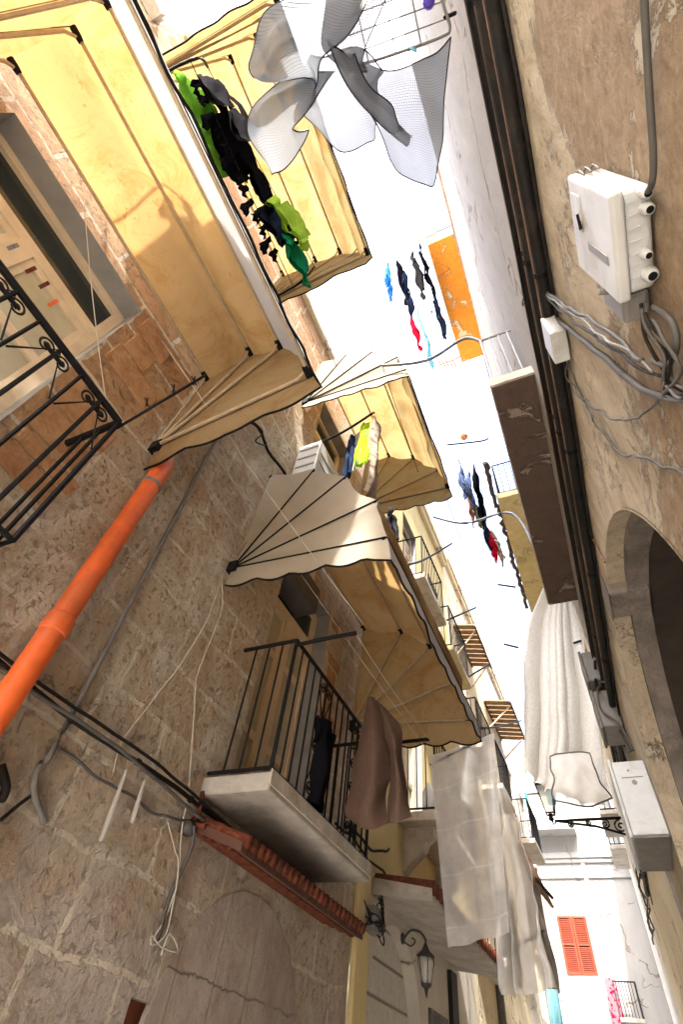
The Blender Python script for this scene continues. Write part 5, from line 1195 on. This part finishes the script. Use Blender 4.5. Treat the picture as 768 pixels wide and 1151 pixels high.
hl = [('shirt', 'slate_cl', (516, 520), (521, 540), .9, 'slate blue shirt highest on the line beside the yellow balcony'),
      ('shirt', 'slate_cl', (524, 525), (530, 548), .95, 'blue shirt next to the slate one beside the yellow balcony'),
      ('trousers', 'black_cl', (532, 518), (540, 560), 1.0, 'black trousers beside the yellow balcony'),
      ('towel', 'peach', (526, 556), (531, 580), .6, 'peach towel low on the line beside the yellow balcony'),
      ('top', 'tan_cl', (533, 565), (539, 580), .6, 'olive top beside the peach towel'),
      ('trousers', 'navy', (538, 555), (548, 600), .8, 'navy trousers between the olive top and the red shirt'),
      ('shirt', 'red_cl', (548, 590), (556, 612), .85, 'red shirt at the lower end of the line beside the yellow balcony'),
      ('top', 'beige_cl', (556, 600), (564, 622), .6, 'pale garment right of the red shirt')]
for i, (k, mt, p, q, d, lab) in enumerate(hl):
    garment(k, mt, aZ(*p, 8.6), aZ(*q, 8.6), d*.7, lab, hy, 100+i, (0, .05, 0), .1)
line(aZ(515, 515, 8.65), aZ(560, 630, 8.65), .03, 'line carrying the washing beside the yellow balcony', .01, 'cable_grey')
m = MB(); q = aZ(522, 491, 9.5)
m.lathe(q, (0, 0, 1), [(.02, -.05), (.07, -.03), (.08, .02), (.04, .05)], 9); tag(m.build('peg_basket', 'peach', None, True), 'little orange peg basket alone against the sky', 'basket')
# cloth pegs on the top-left rail line
for i, (x, y, mt) in enumerate(((15, 277, 'grey_box'), (35, 303, 'terracotta'), (50, 320, 'terracotta'), (60, 340, 'orange_pvc'))):
    q = aX(x, y, -2.05); m = MB(); m.box(q.x-.006, q.x+.006, q.y-.010, q.y+.010, q.z-.045, q.z+.035); m.box(q.x-.012, q.x+.012, q.y-.006, q.y+.006, q.z-.012, q.z)
    tag(m.build('clothes_peg', mt), ('grey', 'dark red', 'rusty red', 'orange')[i] + ' clothes peg on the line before the top left window', 'clothes peg', 'clothes pegs')

# ================================================================== camera, light, world
cd = bpy.data.cameras.new('camera'); cam = bpy.data.objects.new('camera', cd); COL.objects.link(cam)
from mathutils import Matrix
cam.matrix_world = Matrix(((R[0][0], -R[1][0], -R[2][0], 0), (R[0][1], -R[1][1], -R[2][1], 0), (R[0][2], -R[1][2], -R[2][2], 0), (0, 0, 0, 1)))
cd.sensor_fit = 'VERTICAL'; cd.sensor_height = 36; cd.lens = F/1151*36; cd.clip_start = .02; cd.clip_end = 1000
SC.camera = cam
EL, AZ_ = math.radians(56), math.radians(12)          # sun behind the viewer, a little to the right of the alley
sd = Vector((math.sin(AZ_)*math.cos(EL), -math.cos(AZ_)*math.cos(EL), math.sin(EL)))
sl = bpy.data.lights.new('sun', 'SUN'); sl.energy = 2.0; sl.angle = math.radians(1.0); sl.color = (1, .95, .86)
so = bpy.data.objects.new('sun', sl); COL.objects.link(so); so.rotation_euler = sd.to_track_quat('Z', 'Y').to_euler(); so.location = (0, 0, 30)
w = bpy.data.worlds.new('World'); SC.world = w; w.use_nodes = True; nt = w.node_tree
bg = nt.nodes['Background']; st = nt.nodes.new('ShaderNodeTexSky'); st.sky_type = 'NISHITA'; st.sun_disc = False
st.sun_elevation = EL; st.sun_rotation = math.atan2(sd.x, sd.y); st.air_density = 1.0; st.dust_density = 7; st.ozone_density = 1.0
hs = nt.nodes.new('ShaderNodeHueSaturation'); hs.inputs['Saturation'].default_value = .9; hs.inputs['Value'].default_value = 1.0   # milky summer haze
nt.links.new(st.outputs[0], hs.inputs['Color']); nt.links.new(hs.outputs[0], bg.inputs[0]); bg.inputs[1].default_value = .15
SC.view_settings.view_transform = 'Standard'; SC.view_settings.look = 'None'; SC.view_settings.gamma = 1; SC.view_settings.exposure = 3.2
SC.cycles.max_bounces = 10; SC.cycles.diffuse_bounces = 6; SC.cycles.transparent_max_bounces = 16
